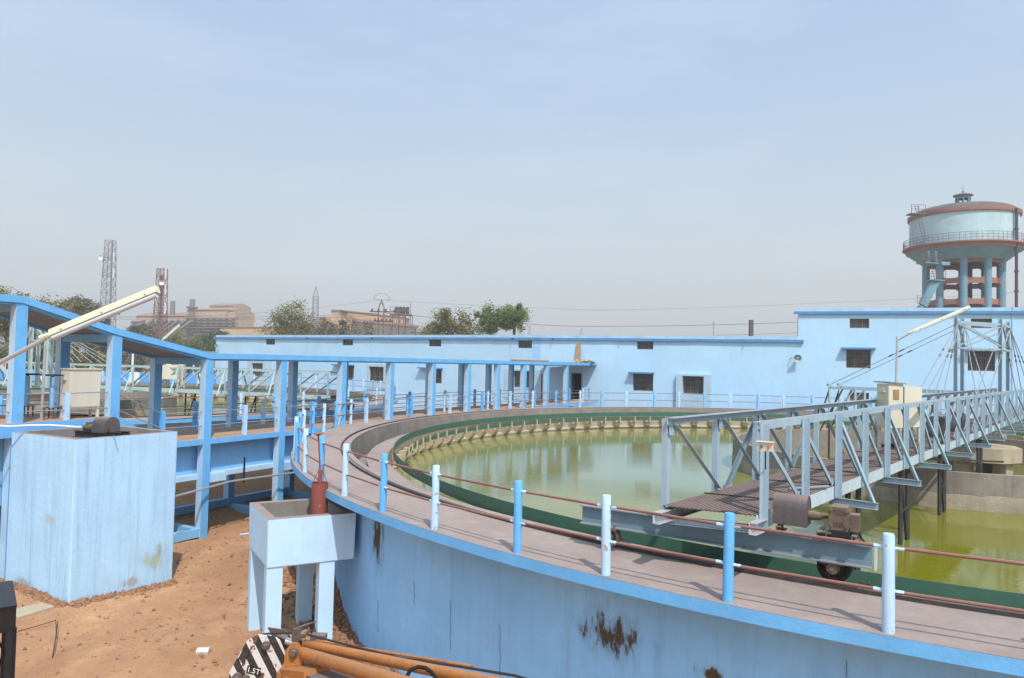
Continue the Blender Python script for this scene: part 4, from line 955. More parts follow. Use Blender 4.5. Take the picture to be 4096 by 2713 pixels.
def window(t,a,d,n,h,nx_,nz,open_=False):
    s0,s1,z0,z1=h; f=MB(); ofs=-n*.16
    P=lambda s,z,o=0: a+d*s+V(0,0,z)+ofs+n*o
    w_=.045
    for s in(s0+w_/2,s1-w_/2): f.bar(P(s,z0),P(s,z1),w_,.05,n)
    for z in(z0+w_/2,z1-w_/2): f.bar(P(s0,z),P(s1,z),.05,w_)
    for k in range(1,nx_): s=s0+(s1-s0)*k/nx_; f.bar(P(s,z0),P(s,z1),.035,.04,n)
    for k in range(1,nz): z=z0+(z1-z0)*k/nz; f.bar(P(s0,z),P(s1,z),.04,.03)
    o=f.build('window',mFrame,t,smooth=False)
    g_=MB(); g_.add([P(s0,z0,-.03),P(s1,z0,-.03),P(s1,z1,-.03),P(s0,z1,-.03)],[(0,1,2,3)]); g_.build('pane',mGlass,o,smooth=False)
def shade(t,a,d,n,s0,s1,z,pr=.42):
    MB().poly([tuple((a+d*s0).xy),tuple((a+d*s1).xy),tuple((a+d*s1+n*pr).xy),tuple((a+d*s0+n*pr).xy)],z,z+.11).build('sunshade',mLedge,t,smooth=False)
def back(t,a,b,z0,z1,dep,mt,left=True,right=True,top=True):
    d=(b-a).normalized(); n=V(d.y,-d.x,0); A,B=a-n*dep,b-n*dep; m=MB()
    if left: m.add([z2(a,z0),z2(a,z1),z2(A,z1),z2(A,z0)],[(0,1,2,3)])
    if right: m.add([z2(b,z0),z2(b,z1),z2(B,z1),z2(B,z0)],[(3,2,1,0)])
    m.add([z2(A,z0),z2(B,z0),z2(B,z1),z2(A,z1)],[(3,2,1,0)])
    m.build('side_wall',mt,t,smooth=False)
    if top: MB().add([z2(a-n*.15,z1-.25),z2(b-n*.15,z1-.25),z2(B,z1-.25),z2(A,z1-.25)],[(0,1,2,3)]).build('roof',mSlabTop,t,smooth=False)
def cornice(t,a,b,z1,ext0=0,ext1=0,pr=.16,ph=.22):
    d=(b-a).normalized(); n=V(d.y,-d.x,0); a_,b_=a-d*ext0,b+d*ext1
    rj=random.Random(int(abs(a.x*10)))
    def strip(A,B,o0,o1,za,zb,name,mt):
        m=MB(); L=(B-A).length; k=max(2,int(L/1.3)); base=0
        for i in range(k+1):
            p=A+d*(L*i/k); j=rj.uniform(-.016,.016); jo=rj.uniform(-.01,.01)
            m.v+=[z2(p+n*o0,za+j),z2(p+n*(o1+jo),za+j),z2(p+n*(o1+jo),zb+j*.6),z2(p+n*o0,zb+j*.6)]
        for i in range(k):
            for e in range(4): m.face([4*i+e,4*i+(e+1)%4,4*i+4+(e+1)%4,4*i+4+e])
        m.face([0,1,2,3]); m.face([4*k+3,4*k+2,4*k+1,4*k]); m.build(name,mt,t,smooth=False)
    strip(a,b,-.15,.03,z1-ph,z1,'parapet',mParapet); strip(a_,b_,0,pr,z1-ph-.17,z1-ph+.002,'cornice',mLedge)
G0=-3.2
zl=4.80
low=thing('low_building','long low pale blue building behind the tanks with small upper windows','building',WA*.5+WB*.5+V(0,0,G0))
# left wing
ups=[(1063,1099.5,1353.6,1379),(1369,1412,1353.6,1381.6),(1715,1765,1357,1386),(2072,2128,1362.5,1393)]
los=[(1007,1052,1453,1505.6),(1390,1415,1463.3,1519.4),(1476.5,1535,1467.3,1525.5),(1718,1766.5,1474.1,1534),(2053.6,2119,1484,1550.4)]
Bp=onpl(2165,1450,WA,V((WB-WA).y,-(WB-WA).x,0))
hs=[wpx(WA,WB,*h) for h in ups+los]
wl,d,n=facade(low,WA,WB,G0,zl-.02,hs,.24,mWall)
for i,h in enumerate(hs): window(low,WA,d,n,h,3 if i>=4 else 3,1 if i<4 else 3)
def surround(t,a,b,d,n,x0,x1,y0,y1,hole,pr=.1):
    s0,s1,z0,z1=wpx(a,b,x0,x1,y0,y1); hs0,hs1,hz0,hz1=hole; m=MB()
    q=lambda s,o:tuple((a+d*s+n*o).xy)
    for (p,r_,zz0,zz1) in((s0,hs0,z0,z1),(hs1,s1,z0,z1),(hs0,hs1,hz1,z1),(hs0,hs1,z0,hz0)):
        m.poly([q(p,0),q(r_,0),q(r_,pr),q(p,pr)],zz0,zz1)
    m.build('window_surround',mSurround,t,smooth=False)
surround(low,WA,WB,d,n,991,1085,1446,1540,hs[4],.06); surround(low,WA,WB,d,n,1470,1580,1458,1560,hs[6],.06); surround(low,WA,WB,d,n,2020,2175,1477,1600,hs[8],.08)
for x0,x1,y in((1338,1419,1458),(1681,1772,1471)):
    s0,s1,_,z=wpx(WA,WB,x0,x1,y,y+5); shade(low,WA,d,n,s0,s1,z-.1)
back(low,WA,WB,G0,zl-.02,9,mWall,True,False); cornice(low,WA,WB,zl,.25,0)
# right wing of the low building
hs=[wpx(WB,WC,*h) for h in ((2548,2613,1365.5,1398),(2279,2329.5,1488,1603),(2532,2612.4,1495.6,1564.5),(2732,2817,1505,1575.6))]
wl,d,n=facade(low,WB,WC,G0,zl-.02,hs,.24,mWall)
window(low,WB,d,n,hs[0],3,1); window(low,WB,d,n,hs[2],3,3); window(low,WB,d,n,hs[3],3,3)
surround(low,WB,WC,d,n,2707.3,2846,1497.5,1640,hs[3],.3)
s0,s1,_,z=wpx(WB,WC,2518,2617,1489,1495); shade(low,WB,d,n,s0,s1,z-.1)
s0,s1,z0,z1=hs[1]
q=lambda s,o,z:WB+d*s-n*o+V(0,0,z)
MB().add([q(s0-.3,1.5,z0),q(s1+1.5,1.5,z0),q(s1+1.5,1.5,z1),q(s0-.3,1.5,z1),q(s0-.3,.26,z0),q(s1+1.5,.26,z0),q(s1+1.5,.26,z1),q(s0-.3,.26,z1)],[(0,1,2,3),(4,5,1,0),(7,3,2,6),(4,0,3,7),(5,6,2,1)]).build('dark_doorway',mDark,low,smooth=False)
f=MB(); f.bar(q(s0+.05,.1,z0),q(s0+.05,.1,z1),.1,.12,n); f.bar(q(s1-.05,.1,z0),q(s1-.05,.1,z1),.1,.12,n); f.bar(q(s0,.1,z1-.05),q(s1,.1,z1-.05),.12,.1); f.build('door_frame',mMid,low,smooth=False)
f=MB(); f.add([q(s0+.1,.1,z0),q(s0+.1,.9,z0),q(s0+.1,.9,z1-.1),q(s0+.1,.1,z1-.1)],[(0,1,2,3)]); f.build('door_leaf',surf('door_dark_blue',(.1,.14,.2),.7,.1,2,0),low,smooth=False)  # door leaf in plain dark blue
back(low,WB,WC,G0,zl-.02,9,mWall,False,False); cornice(low,WB,WC,zl,0,.35)
for A_,B_ in((WA,WB),(WB,WC)):
    d_=(B_-A_).normalized(); n_=V(d_.y,-d_.x,0)
    if A_ is WA: MB().poly([tuple(A_.xy),tuple(B_.xy),tuple((B_+n_*.05).xy),tuple((A_+n_*.05).xy)],G0,-.3).build('plinth',mPale,low,smooth=False)
d_=(WB-WA).normalized(); s0,s1,z0,z1=wpx(WA,WB,2132,2160,1357,1440)
MB().add([WA+d_*s0+V(-.002,-.003,z0),WA+d_*s1+V(-.002,-.003,z0),WA+d_*(s1+.05)+V(-.002,-.003,4.4),WA+d_*(s0-.1)+V(-.002,-.003,4.4)],[(0,1,2,3)]).build('repainted_patch',surf('fresh_limewash',(.33,.6,.88),.9,.12,1,.1,12,dirt=.4,dirtcol=(.43,.64,.82),ds=2),low,smooth=False)
for px in (1237,1495,2056,2216,2488,2986):
    a,b=(WA,WB) if px<2170 else (WB,WC); dd=(b-a).normalized(); nn_=V(dd.y,-dd.x,0); p=onpl(px,1345,a,nn_)
    p=z2(p,zl-.3); MB().tube([p,p+nn_*.32],.05,8).build('drain_spout',mGalv if px in(2488,2986) else mSub,low)
# tall building
zh=6.68
tall=thing('tall_building','taller pale blue building standing at the right end of the low one','building',WC+V(0,0,G0))
hs=[wpx(WC,WD,*h) for h in ((3398.8,3477,1275,1313),(3883.6,3968.4,1275,1313),(3385,3483,1398.5,1473),(3871,3981,1405,1484.6),(3399,3476,1571,1604.5))]
wl,d,n=facade(tall,WC,WD,G0,zh-.02,hs,.24,mWall)
for i,h in enumerate(hs): window(tall,WC,d,n,h,3,(1,1,3,3,2)[i])
for x0,x1,y in((3365.6,3501,1394),(3852,4005,1401)): s0,s1,_,z=wpx(WC,WD,x0,x1,y,y+4); shade(tall,WC,d,n,s0,s1,z-.06)
back(tall,WC,WD,G0,zh-.02,12,mWall,True,True); cornice(tall,WC,WD,zh,.3,0,.16,.22)
p=onpl(4050,1400,WC,n); MB().tube([z2(p,G0)+n*.06,z2(p,zh+.1)+n*.06],.02,6).build('conductor',mPale,tall)
# horn lights
def hornlight(px,py,a,b,label):
    dd=(b-a).normalized(); nn_=V(dd.y,-dd.x,0); p=onpl(px,py,a,nn_); t=thing('flood_light',label,'light',p,'flood lights on the low building')
    ax=(nn_*.9-dd*0+V(0,0,-.35)+dd*.1).normalized(); c=p+nn_*.45
    MB().lathe([(.05,-.28),(.12,-.2),(.24,0),(.25,.02),(.22,.0),(.10,-.14),(.001,-.14)],c,20,axis=ax).build('reflector',mAlu,t)
    MB().lathe([(.001,-.1),(.05,-.08),(.06,-.02),(.001,.03)],c,12,axis=ax).build('bulb',mPvc,t)
    MB().tube([p-dd*.45,p-dd*.4+nn_*.25,p-dd*.2+nn_*.4,c-ax*.2],.022,6).build('bracket',mGalv,t)
hornlight(3192,1433,WB,WC,'round silver flood light on the wall near the corner of the tall building')
hornlight(880,1384,WA,WB,'round silver flood light at the far left end of the low building')
# timber and rubble on the canopy
dB=(WB-WA).normalized(); dC=(WC-WB).normalized(); nC=V(dC.y,-dC.x,0)
o=MB().bar(onpl(2314,1446,WB+nC*.6,nC),onpl(2313,1376,WB+nC*.05,nC),.32,.06,nC).build('timber_plank',mWood,smooth=False); tag(o,'brown timber plank leaning on the wall above the door canopy','plank')
a=aty(2045,1443,47.6); b=aty(2194,1446,50.3); a.z=2.78; b.z=2.78; o=MB().tube([a,b],.07,8).build('timber_pole',mWood); tag(o,'long thin timber pole lying on the walkway roof','pole')
m=MB(); rnd=random.Random(2); c=aty(2333,1443,52.6); c.z=2.74
for k in range(26):
    q=c+V(rnd.uniform(-.85,.85),rnd.uniform(-.35,.2),rnd.uniform(0,.18)); m.box(q,(rnd.uniform(.15,.4),rnd.uniform(.1,.3),rnd.uniform(.05,.12)),Mx=Matrix.Rotation(rnd.uniform(0,3),3,'Z')@Matrix.Rotation(rnd.uniform(-.4,.4),3,'X'))
o=m.build('rubble_heap',mBracket,smooth=False); tag(o,'small heap of broken boards and rubble on the door canopy','rubble'); o['kind']='stuff'
o=MB().poly([(2.1,49.7),(2.18,49.7),(2.18,49.8),(2.1,49.8)],-2,1.9).build('standpipe',mSub,smooth=False); tag(o,'thin dark standpipe in front of the low building, behind the covered walkway','pipe')

# ------------------------------------------------------------ water tower
def water_tower():
    Y=90; c=aty(3851,1100,Y); c=V(c.x,c.y,-3); k=Y/2862
    yz=lambda y: 2.67+(1491-y)*k
    t=thing('water_tower','round blue and red concrete water tower rising behind the tall building','water tower',c)
    rc=222*k*.852; zr=yz(871); zg=yz(992)
    MB().lathe([(rc,zg),(rc,zr)],(c.x,c.y,0),64).build('tank_shell',mOldW,t)
    MB().lathe([(rc+.02,zr-.2),(rc+.2,zr-.15),(rc+.22,zr-.1),(rc+.22,zr+.35),(rc*.98,zr+.4)],(c.x,c.y,0),64).build('rim_band',mOldR,t)
    H=yz(808)-zr-.75
    MB().lathe([(rc*.985*math.cos(a),zr+.38+H*math.sin(a)) for a in [i/10*math.pi/2 for i in range(10)]]+[(.01,zr+.38+H)],(c.x,c.y,0),64).build('dome_roof',mDome,t)
    rg=249*k*.86
    MB().lathe([(rc-.1,zg-.62),(rg-.42,zg-.62),(rg-.38,zg-.22),(rg,zg-.14),(rg,zg+.02),(rc,zg+.02)],(c.x,c.y,0),64).build('gallery',mOldR,t)
    zb=yz(1052); rb=4.62
    MB().lathe([(rb-.3,zb+.3),(rb,zb),(rg-.5,zg-.6)],(c.x,c.y,0),64).build('cone_bowl',mOldB,t)
    MB().lathe([(.01,zb+.9),(rb-.3,zb+.3)],(c.x,c.y,0),48).build('bowl_floor',mOldB,t)
    # gallery railing
    r=MB()
    for k_ in range(72):
        a=k_*math.pi/36; p=V(c.x+(rg-.1)*math.cos(a),c.y+(rg-.1)*math.sin(a),zg); r.bar(p,p+V(0,0,1.0),.03,.03)
    for z in(.35,.68,1.0): r.ring(rg-.12,rg-.08,zg+z-.02,zg+z+.02,c,n=72)
    r.build('gallery_railing',mLattice,t,smooth=False)
    # columns and haunched ring beams
    for q in range(10):
        a=-math.pi/2+math.radians(5+36*q); p=V(c.x+4.22*math.cos(a),c.y+4.22*math.sin(a),0)
        MB().lathe([(.42,-3),(.42,zb+.35)],(p.x,p.y,0),16).build('column',mOldB,t)
    for z in(zb+.05,yz(1133),yz(1215)-.0,yz(1300),yz(1385)):
        m=MB()
        for q in range(10):
            a0=-math.pi/2+math.radians(5+36*q); a1=a0+math.radians(36)
            p=V(c.x+4.22*math.cos(a0),c.y+4.22*math.sin(a0),z); s=V(c.x+4.22*math.cos(a1),c.y+4.22*math.sin(a1),z); d=(s-p).normalized(); L=(s-p).length; w_=V(-d.y,d.x,0)*.16
            top=.0 if z>zb-.5 else .0
            pr=[(0,.5),(.3,.5),(.75,.28),(L-.75,.28),(L-.3,.5),(L,.5),(L,-.62),(L-.3,-.62),(L-.75,-.36),(.75,-.36),(.3,-.62),(0,-.62)]
            A=[p+d*x+V(0,0,zz)+w_ for x,zz in pr]; B=[p+d*x+V(0,0,zz)-w_ for x,zz in pr]; n=len(pr)
            m.add(A+B,[(i,(i+1)%n,n+(i+1)%n,n+i) for i in range(n)])
            for o_ in(0,n):
                m.add([x for x in (A if o_==0 else B)],[(0,1,10,11),(1,2,9,10),(2,3,8,9),(3,4,7,8),(4,5,6,7)])
        m.build('ring_beam',mOldR,t,smooth=False)
    # lantern on the dome
    zt=zr+.38+H; 
    MB().ring(.01,.95,zt-.3,zt-.02,c,n=24).build('lantern_base',mOldB,t)
    for q in range(8):
        a=q*math.pi/4+.3; MB().box((c.x+.78*math.cos(a),c.y+.78*math.sin(a),zt+.42),(.16,.16,.95),a).build('lantern_post',mOldB,t,smooth=False)
    MB().lathe([(.72,zt+.85),(.86,zt+.85),(.86,zt+1.25),(.72,zt+1.25)],(c.x,c.y,0),24).build('lantern_ring',mOldB,t)
    MB().lathe([(.7,zt+1.2),(1.12,zt+1.25),(1.1,zt+1.36),(.3,zt+1.6),(.12,zt+1.68),(.13,zt+1.85),(.001,zt+1.95)],(c.x,c.y,0),24).build('lantern_roof',mOldR,t)
    MB().tube([V(c.x,c.y,zt+1.9),V(c.x,c.y,zt+2.6)],.025,5).build('finial_rod',mLattice,t)
    # down pipes
    def at_(px,py,dy=0): q=aty(px,py,Y-dy); return q
    p=at_(4066,1000,5.6)
    MB().tube([V(p.x-.6,p.y+1.6,yz(866)),V(p.x,p.y,yz(866)),V(p.x,p.y,-3)],.17,10).build('overflow_pipe',mPipeD,t)
    for z in (yz(945),yz(1025),yz(1105),yz(1180),yz(1260)): MB().lathe([(.17,-.08),(.25,-.08),(.25,.08),(.17,.08)],(p.x,p.y,z),12).build('pipe_collar',mPipeD,t)
    p=at_(4020,1100,0); MB().tube([V(p.x,p.y,yz(1055)),V(p.x,p.y,-3)],.06,8).build('thin_pipe',mPipeD,t)
    p=V(c.x+.9,c.y,0); MB().tube([V(p.x,p.y,yz(1050)),V(p.x,p.y,-3)],.28,12).build('inlet_pipe',mPipeD,t)
    # access ladder with landings
    def ladder(a,b,w_,n):
        m=MB(); sd=V(.9,.4,0).normalized()*w_
        m.tube([a-sd,b-sd],.035,5); m.tube([a+sd,b+sd],.035,5)
        for k_ in range(n): q=a.lerp(b,(k_+.5)/n); m.tube([q-sd,q+sd],.025,4)
        m.build('ladder',mLattice,t,smooth=False)
    q=lambda px,py,dy: aty(px,py,Y-dy)
    ladder(q(3700,965,6.6),q(3665,822,5.9),.28,16); ladder(q(3700,1052,5.2),q(3690,965,6.9),.28,10)
    l1=q(3715,1055,4.6); MB().box(l1,(2.4,1.4,.12),.3).build('landing',mOldB,t,smooth=False)
    l2=q(3740,1123,4.6); MB().box(l2,(1.7,1.3,.12),.3).build('landing',mOldB,t,smooth=False)
    MB().bar(q(3752,1055,4.9),q(3785,1057,4.4),1.0,.4).build('landing_beam',mOldB,t,smooth=False)
    ladder(q(3745,1120,5),q(3730,1058,5),.3,8)
    MB().bar(q(3740,1128,4.8),q(3690,1222,4.8),.9,.5,V(0,-1,0)).build('stair_flight',mOldB,t,smooth=False)
    MB().bar(q(3690,1228,4.8),q(3640,1330,4.8),.9,.5,V(0,-1,0)).build('stair_flight',mOldB,t,smooth=False)
    for (c0,hw) in((l1,1.2),(l2,.85),(q(3672,1219,5),.5)):
        m=MB()
        for sx in(-1,-.3,.3,1):
            m.bar(c0+V(sx*hw,-.7,.1),c0+V(sx*hw,-.7,1.05),.04,.04)
        for z in(.4,.75,1.05): m.bar(c0+V(-hw,-.7,z),c0+V(hw,-.7,z),.035,.035)
        m.build('landing_rail',mLattice,t,smooth=False)
    for px in(3713,3742): a=q(px,1006,5.3); b=q(px+2,1050,5.0); MB().tube([a,b],.13,8).build('hanger',mOldB,t)
    m=MB(); a=q(3662,858,7); m.box(a,(1.6,1.2,.12)); m.build('top_landing',mLattice,t,smooth=False)
    m=MB()
    for sx in(-.8,0,.8): m.bar(a+V(sx,-.6,0),a+V(sx,-.6,1.0),.05,.05)
    for z in(.5,1.0): m.bar(a+V(-.8,-.6,z),a+V(.8,-.6,z),.04,.04)
    m.build('landing_rail',mLattice,t,smooth=False)
mLattice=surf('rusty_lattice',(.17,.13,.12),.7,.2,2,0); mPipeD=surf('dark_pipe',(.07,.06,.08),.6,.2,1,0)
water_tower()

# ------------------------------------------------------------ foreground crane jib
def crane():
    Yh=7.6; H=lambda x,y,Y=Yh: aty(850+x/1.894,2350+y/1.894,Y)
    t=thing('crane_jib','orange crane jib with a black and white striped head plate, bottom of the photo','crane',H(300,690))
    pl=[(345,358),(470,375),(505,402),(573,560),(560,640),(545,760),(330,900),(120,760),(128,640),(262,402)]
    A=[H(*p) for p in pl]; off=V(.05,.16,0)
    n=len(pl); m=MB(); B=[p+V(.004,.016,0) for p in A]
    m.add(A+B,[(i,(i+1)%n,n+(i+1)%n,n+i) for i in range(n)]+[tuple(range(n))[::-1],tuple(range(n,2*n))]); m.build('head_plate',mStripe,t,at=H(345,358),smooth=False)
    bp=MB(); A2=[p+V(.03,.2,0) for p in A[:5]]+[H(420,500)+V(.03,.2,0)]; B2=[p+V(.03,.22,0) for p in A[:5]]+[H(420,500)+V(.03,.22,0)]; n=6
    bp.add(A2+B2,[(i,(i+1)%n,n+(i+1)%n,n+i) for i in range(n)]+[tuple(range(n))[::-1],tuple(range(n,2*n))]); bp.build('rear_head_plate',mRust,t,smooth=False)
    for (x,y,r) in((410,435,.045),(255,690,.045),(190,680,.05)):
        c=H(x,y); MB().lathe([(.001,-.06),(.5*r,-.06),(.55*r,-.035),(r,-.03),(r,0.0)],c,14,axis=(0,1,0)).build('pin',mRust,t); 
    c=H(235,520); MB().box(c-V(0,.01,0),(.07,.02,.09),Mx=Matrix.Rotation(.45,3,'Y')).build('small_bracket',mSub,t)
    # lettering
    cu=bpy.data.curves.new('lettering','FONT'); cu.body='1.5T'; cu.size=.078; cu.extrude=.001; cu.align_x='CENTER'; cu.align_y='CENTER'
    to=bpy.data.objects.new('tmp',cu); C.objects.link(to); dg=bpy.context.evaluated_depsgraph_get(); me=bpy.data.meshes.new_from_object(to.evaluated_get(dg)); bpy.data.objects.remove(to)
    me.materials.clear(); me.materials.append(surf('lettering_white',(.75,.75,.73),.6,.03,3,0)); 
    lo_=bpy.data.objects.new('lettering',me); C.objects.link(lo_); lo_.parent=t; p=H(312,632)-V(0,.006,0); lo_.location=p-POS[t.name]; lo_.rotation_euler=(R_(90),R_(12),R_(-2))
    q=H(350,632); lb=MB().box(H(312,630)+V(0,-.001,0),(.145,.004,.085),Mx=Matrix.Rotation(.2,3,'Y')).build('letter_panel',mBlack,t,smooth=False)
    # rams and box jib: direction towards the camera's right
    hd=H(700,455); tl=aty(2100,2756,5.0)
    hd2=H(705,500); 
    def tb(a,b,r,name,mt,n=16): return MB().tube([a,b],r,n).build(name,mt,t)
    big0,big1=H(672,497,7.5),aty(1790,2790,5.0); tb(big0,big1,.062,'lift_ram',mOrange,20)
    up0,up1=H(700,430,7.7),aty(2260,2790,4.9); tb(up0,up1,.048,'upper_ram',mOrange,20)
    th0,th1=H(790,405,7.75),aty(1900,2668,6.3); tb(th0,th1,.014,'guide_rod',mOrange,8)
    low0,low1=H(560,610,7.45),aty(1700,2890,4.9)
    m=MB(); m.bar(H(640,735,7.5),aty(1500,2900,5.6),.36,.26); m.build('box_jib',mOrange,t)
    m=MB(); m.bar(H(640,722,7.45),H(830,750,7.0),.34,.34); m.build('jib_end_block',mOrange,t)
    MB().bar(H(820,650,7.1),aty(1700,2870,5.2),.34,.05).build('jib_top_flange',mRust,t,smooth=False)
    MB().box(H(600,690,7.5),(.22,.3,.24)).build('jib_nose',mOrange,t)
    m=MB(); c=H(620,500,7.4); m.prof(c-V(0,.02,0),c+V(0,.02,0),[(-.1,-.2),(.1,-.2),(.09,.03),(.03,.11),(-.03,.11),(-.09,.03)]); m.build('ear_plate',mOrange,t,smooth=False)
    MB().lathe([(.001,-.05),(.03,-.05),(.035,-.02),(.05,-.02),(.05,.0)],H(617,490,7.38),12,axis=(0,1,0)).build('pin',mCast,t)
    # silver rod and pivot between head and ram
    tb(H(490,375,7.75),H(560,400,7.75),.05,'rod_eye',mRust); tb(H(555,405,7.7),H(640,425,7.7),.036,'ram_rod',mAlu)
    # guide bracket with rollers
    m=MB(); a,b,c,d=H(622,310,7.5),H(735,268,7.9),H(765,268,7.9),H(660,310,7.5)
    m.bar((a+d)/2,(b+c)/2,.1,.012,V(-.3,-.3,1)); m.bar((a+d)/2,H(640,440,7.5),.1,.015,V(0,-1,0)); m.bar((b+c)/2,H(775,385,7.9),.06,.012,V(0,-1,0)); m.build('rope_guide',mRust,t,smooth=False)
    for x,y in((640,385),(672,365)): MB().lathe([(.001,-.04),(.04,-.04),(.025,0),(.04,.04),(.001,.04)],H(x,y,7.45),14,axis=(.3,1,0)).build('rope_roller',mRust,t)
    tb(H(700,350,7.6),H(752,318,7.9),.014,'guide_pin',mRust,8)
    m=MB(); m.box(H(805,372,7.8),(.16,.1,.05)); m.build('rope_clamp',mRust,t)
    # wire ropes
    P=[H(360,360,7.7),H(420,350,7.7),H(610,345,7.6),H(700,352,7.6),H(1000,430,7.3),aty(1600,2632,6.9),aty(1850,2668,6.3),aty(2060,2703,5.8),aty(2250,2760,5.4)]
    MB().tube(P,.011,6).build('wire_rope',mRope,t)
    # hose
    P=[aty(1622+ x_,y_,5.6) for x_,y_ in((0,2750),(3,2710),(20,2680),(50,2668),(80,2672),(105,2690),(135,2730))]
    MB().tube(P,.016,8).build('hydraulic_hose',mRubber,t)
crane()
# black stand in the corner
def stand():
    Y=5.6; a=aty(66,2424,Y); t=thing('black_stand','black chequered sheet metal stand cut by the bottom left corner','stand',z2(a,-3.3))
    h=(aty(66,2424,Y)-aty(66,2522,Y)).z; yw=R_(37); Q=Matrix.Rotation(yw,3,'Z'); c=z2(a,a.z)
    w=lambda x,y,z: c+Q@V(x,y,z)
    MB().box(w(-.35,.0,-h/2),(.7,.02,h),yw).build('front_plate',mCheq,t,smooth=False)
    MB().box(w(-.352,.35,.005),(.71,.74,.012),yw).build('top_plate',mCheq,t,smooth=False)
    MB().box(w(-.005,.36,-h/2),(.012,.68,h),yw).build('side_plate',mCheq,t,smooth=False)
    for dx,dy in((-.025,.01),(-.66,.01),(-.025,.67),(-.66,.67)): MB().bar(w(dx,dy,-h+.02),z2(w(dx,dy,0),-3.4),.05,.05).build('leg',mBlack,t,smooth=False)
    for k in range(2): MB().tube([w(-.3+.07*k,.2,-h),w(-.17+.06*k,.2,-h-.08),w(-.08+.04*k,.2,-h-.28),w(-.05+.03*k,.2,-h-.5)],.008,6).build('cable',mRubber,t)
stand()
# bits on the dirt
p=onz(812,2650,-3.25); p.z=gh(p.x,p.y)+.03
m=MB(); m.prof(p-V(.12,0,0),p+V(.1,.03,0),[(-.09,-.04),(.08,-.05),(.1,.02),(.02,.06),(-.07,.05)]); o=m.build('scrap',mTrash,smooth=False); tag(o,'white lump of scrap lying on the dirt near the crane','scrap')
def tuft(px,py,h,n,mt,label):
    p=onz(px,py,-3.0); p.z=gh(p.x,p.y); m=MB(); rnd=random.Random(px)
    for k in range(n):
        a=rnd.uniform(0,6.28); l=h*rnd.uniform(.5,1); q=p+V(rnd.uniform(-.1,.1),rnd.uniform(-.1,.1),0); e=q+V(math.cos(a)*l*.4,math.sin(a)*l*.4,l)
        m.add([q+V(-.006,0,0),q+V(.006,0,0),q.lerp(e,.6)+V(.005,0,.05),e],[(0,1,2),(0,2,3)])
    o=m.build('grass_tuft',mt,smooth=False); tag(o,label,'grass')
tuft(487,2335,.55,14,mLeafD,'tall dry grass tuft at the foot of the sump box')
tuft(560,2325,.14,70,mLeafM,'small green weed on the dirt beside the sump box')
m=MB(); P=[onz(x,y,-3.1)+V(0,0,dz) for x,y,dz in((70,2545,.1),(140,2530,.12),(222,2512,.16),(224,2560,.14),(210,2630,0),(218,2600,.1),(230,2520,.17))]
m.tube(P,.008,5); o=m.build('bent_wire',mRope); tag(o,'thin bent reinforcing wire sticking out of the dirt, left','wire')

# ------------------------------------------------------------ trees
def tree(px,ytop,ybase,Y,wpx_,mt,label,seed,nl=2600,leaf=.3,sparse=.0,trunkz=None,multi=1,group=None,flat=.8):
    rnd=random.Random(seed); b=aty(px,ybase,Y); tz=aty(px,ytop,Y).z; g_=trunkz if trunkz is not None else gh(b.x,b.y)
    k=Y/2862; rw=wpx_*k/2*1.12; nl=int(nl*2.1); leaf*=1.15; t=thing('tree',label,'tree',V(b.x,b.y,g_),group)
    h=tz-g_; cz=tz-min(h*.45,rw*flat*1.05); rh=tz-cz
    m=MB(); tips=[]
    def br_(p,d,l,r,lv):
        e=p+d*l; mid=p.lerp(e,.5)+V(rnd.uniform(-1,1),rnd.uniform(-1,1),0)*l*.07
        m.tube([p,mid,e],r,6,r2=r*.6,cap=False)
        if lv==0: tips.append(e); return
        for q in range(rnd.choice((2,3,3))):
            nd=(d+V(rnd.uniform(-1,1),rnd.uniform(-1,1),rnd.uniform(-.35,.6))*.85).normalized(); br_(e,nd,l*rnd.uniform(.5,.72),r*.6,lv-1)
    z_=max(g_+.3,cz-rh*.75); m.tube([V(b.x,b.y,g_-.1),V(b.x,b.y,z_)],max(.12,rw*.085),7,cap=False)
    for q in range(3): br_(V(b.x,b.y,z_-.1),V(rnd.uniform(-.7,.7),rnd.uniform(-.7,.7),1).normalized(),rw*.42,max(.07,rw*.05),3)
    # drop limbs that leave the crown envelope
    m.build('trunk',mBark,t)
    cl=[]
    nclump=int(26+rw*6)
    for q in range(nclump):
        while True:
            u_=V(rnd.uniform(-1,1),rnd.uniform(-1,1),rnd.uniform(-1,1))
            if .35<u_.length<1: break
        s=.88+.45*mn.noise(u_*1.7+V(seed,0,0))
        cl.append((V(b.x+u_.x*rw*s,b.y+u_.y*rw*s,cz+u_.z*rh*s*1.0),rw*rnd.uniform(.14,.33)))
    L=MB(); per=max(8,nl//nclump)
    for c,r in cl:
        if rnd.random()<sparse: continue
        for q in range(int(per*rnd.uniform(.5,1.5))):
            u_=V(rnd.gauss(0,.5),rnd.gauss(0,.5),rnd.gauss(0,.42))*r; p=c+u_
            a=V(rnd.uniform(-1,1),rnd.uniform(-1,1),rnd.uniform(-.6,.6)).normalized()*leaf*rnd.uniform(.5,1.15); bb=a.cross(V(rnd.uniform(-1,1),rnd.uniform(-1,1),rnd.uniform(-1,1))).normalized()*leaf*rnd.uniform(.25,.5)
            L.add([p-a*.5,p+bb*.5,p+a*.5,p-bb*.5],[(0,1,2,3)])
    L.build('crown',mt,t,smooth=False); return t
GT='trees beyond the buildings'
tree(1170,1212,1400,105,225,mLeafO,'broad olive tree behind the left part of the low building, beside the thin pylon',11,5200,.32,.1,group=GT)
tree(1310,1278,1400,100,170,mLeafD,'dusty bush-like tree right of the broad olive tree',12,2600,.3,.15,group=GT)
tree(1420,1270,1400,102,190,mLeafD,'dusty tree in front of the electricity pole',13,3000,.3,.15,group=GT)
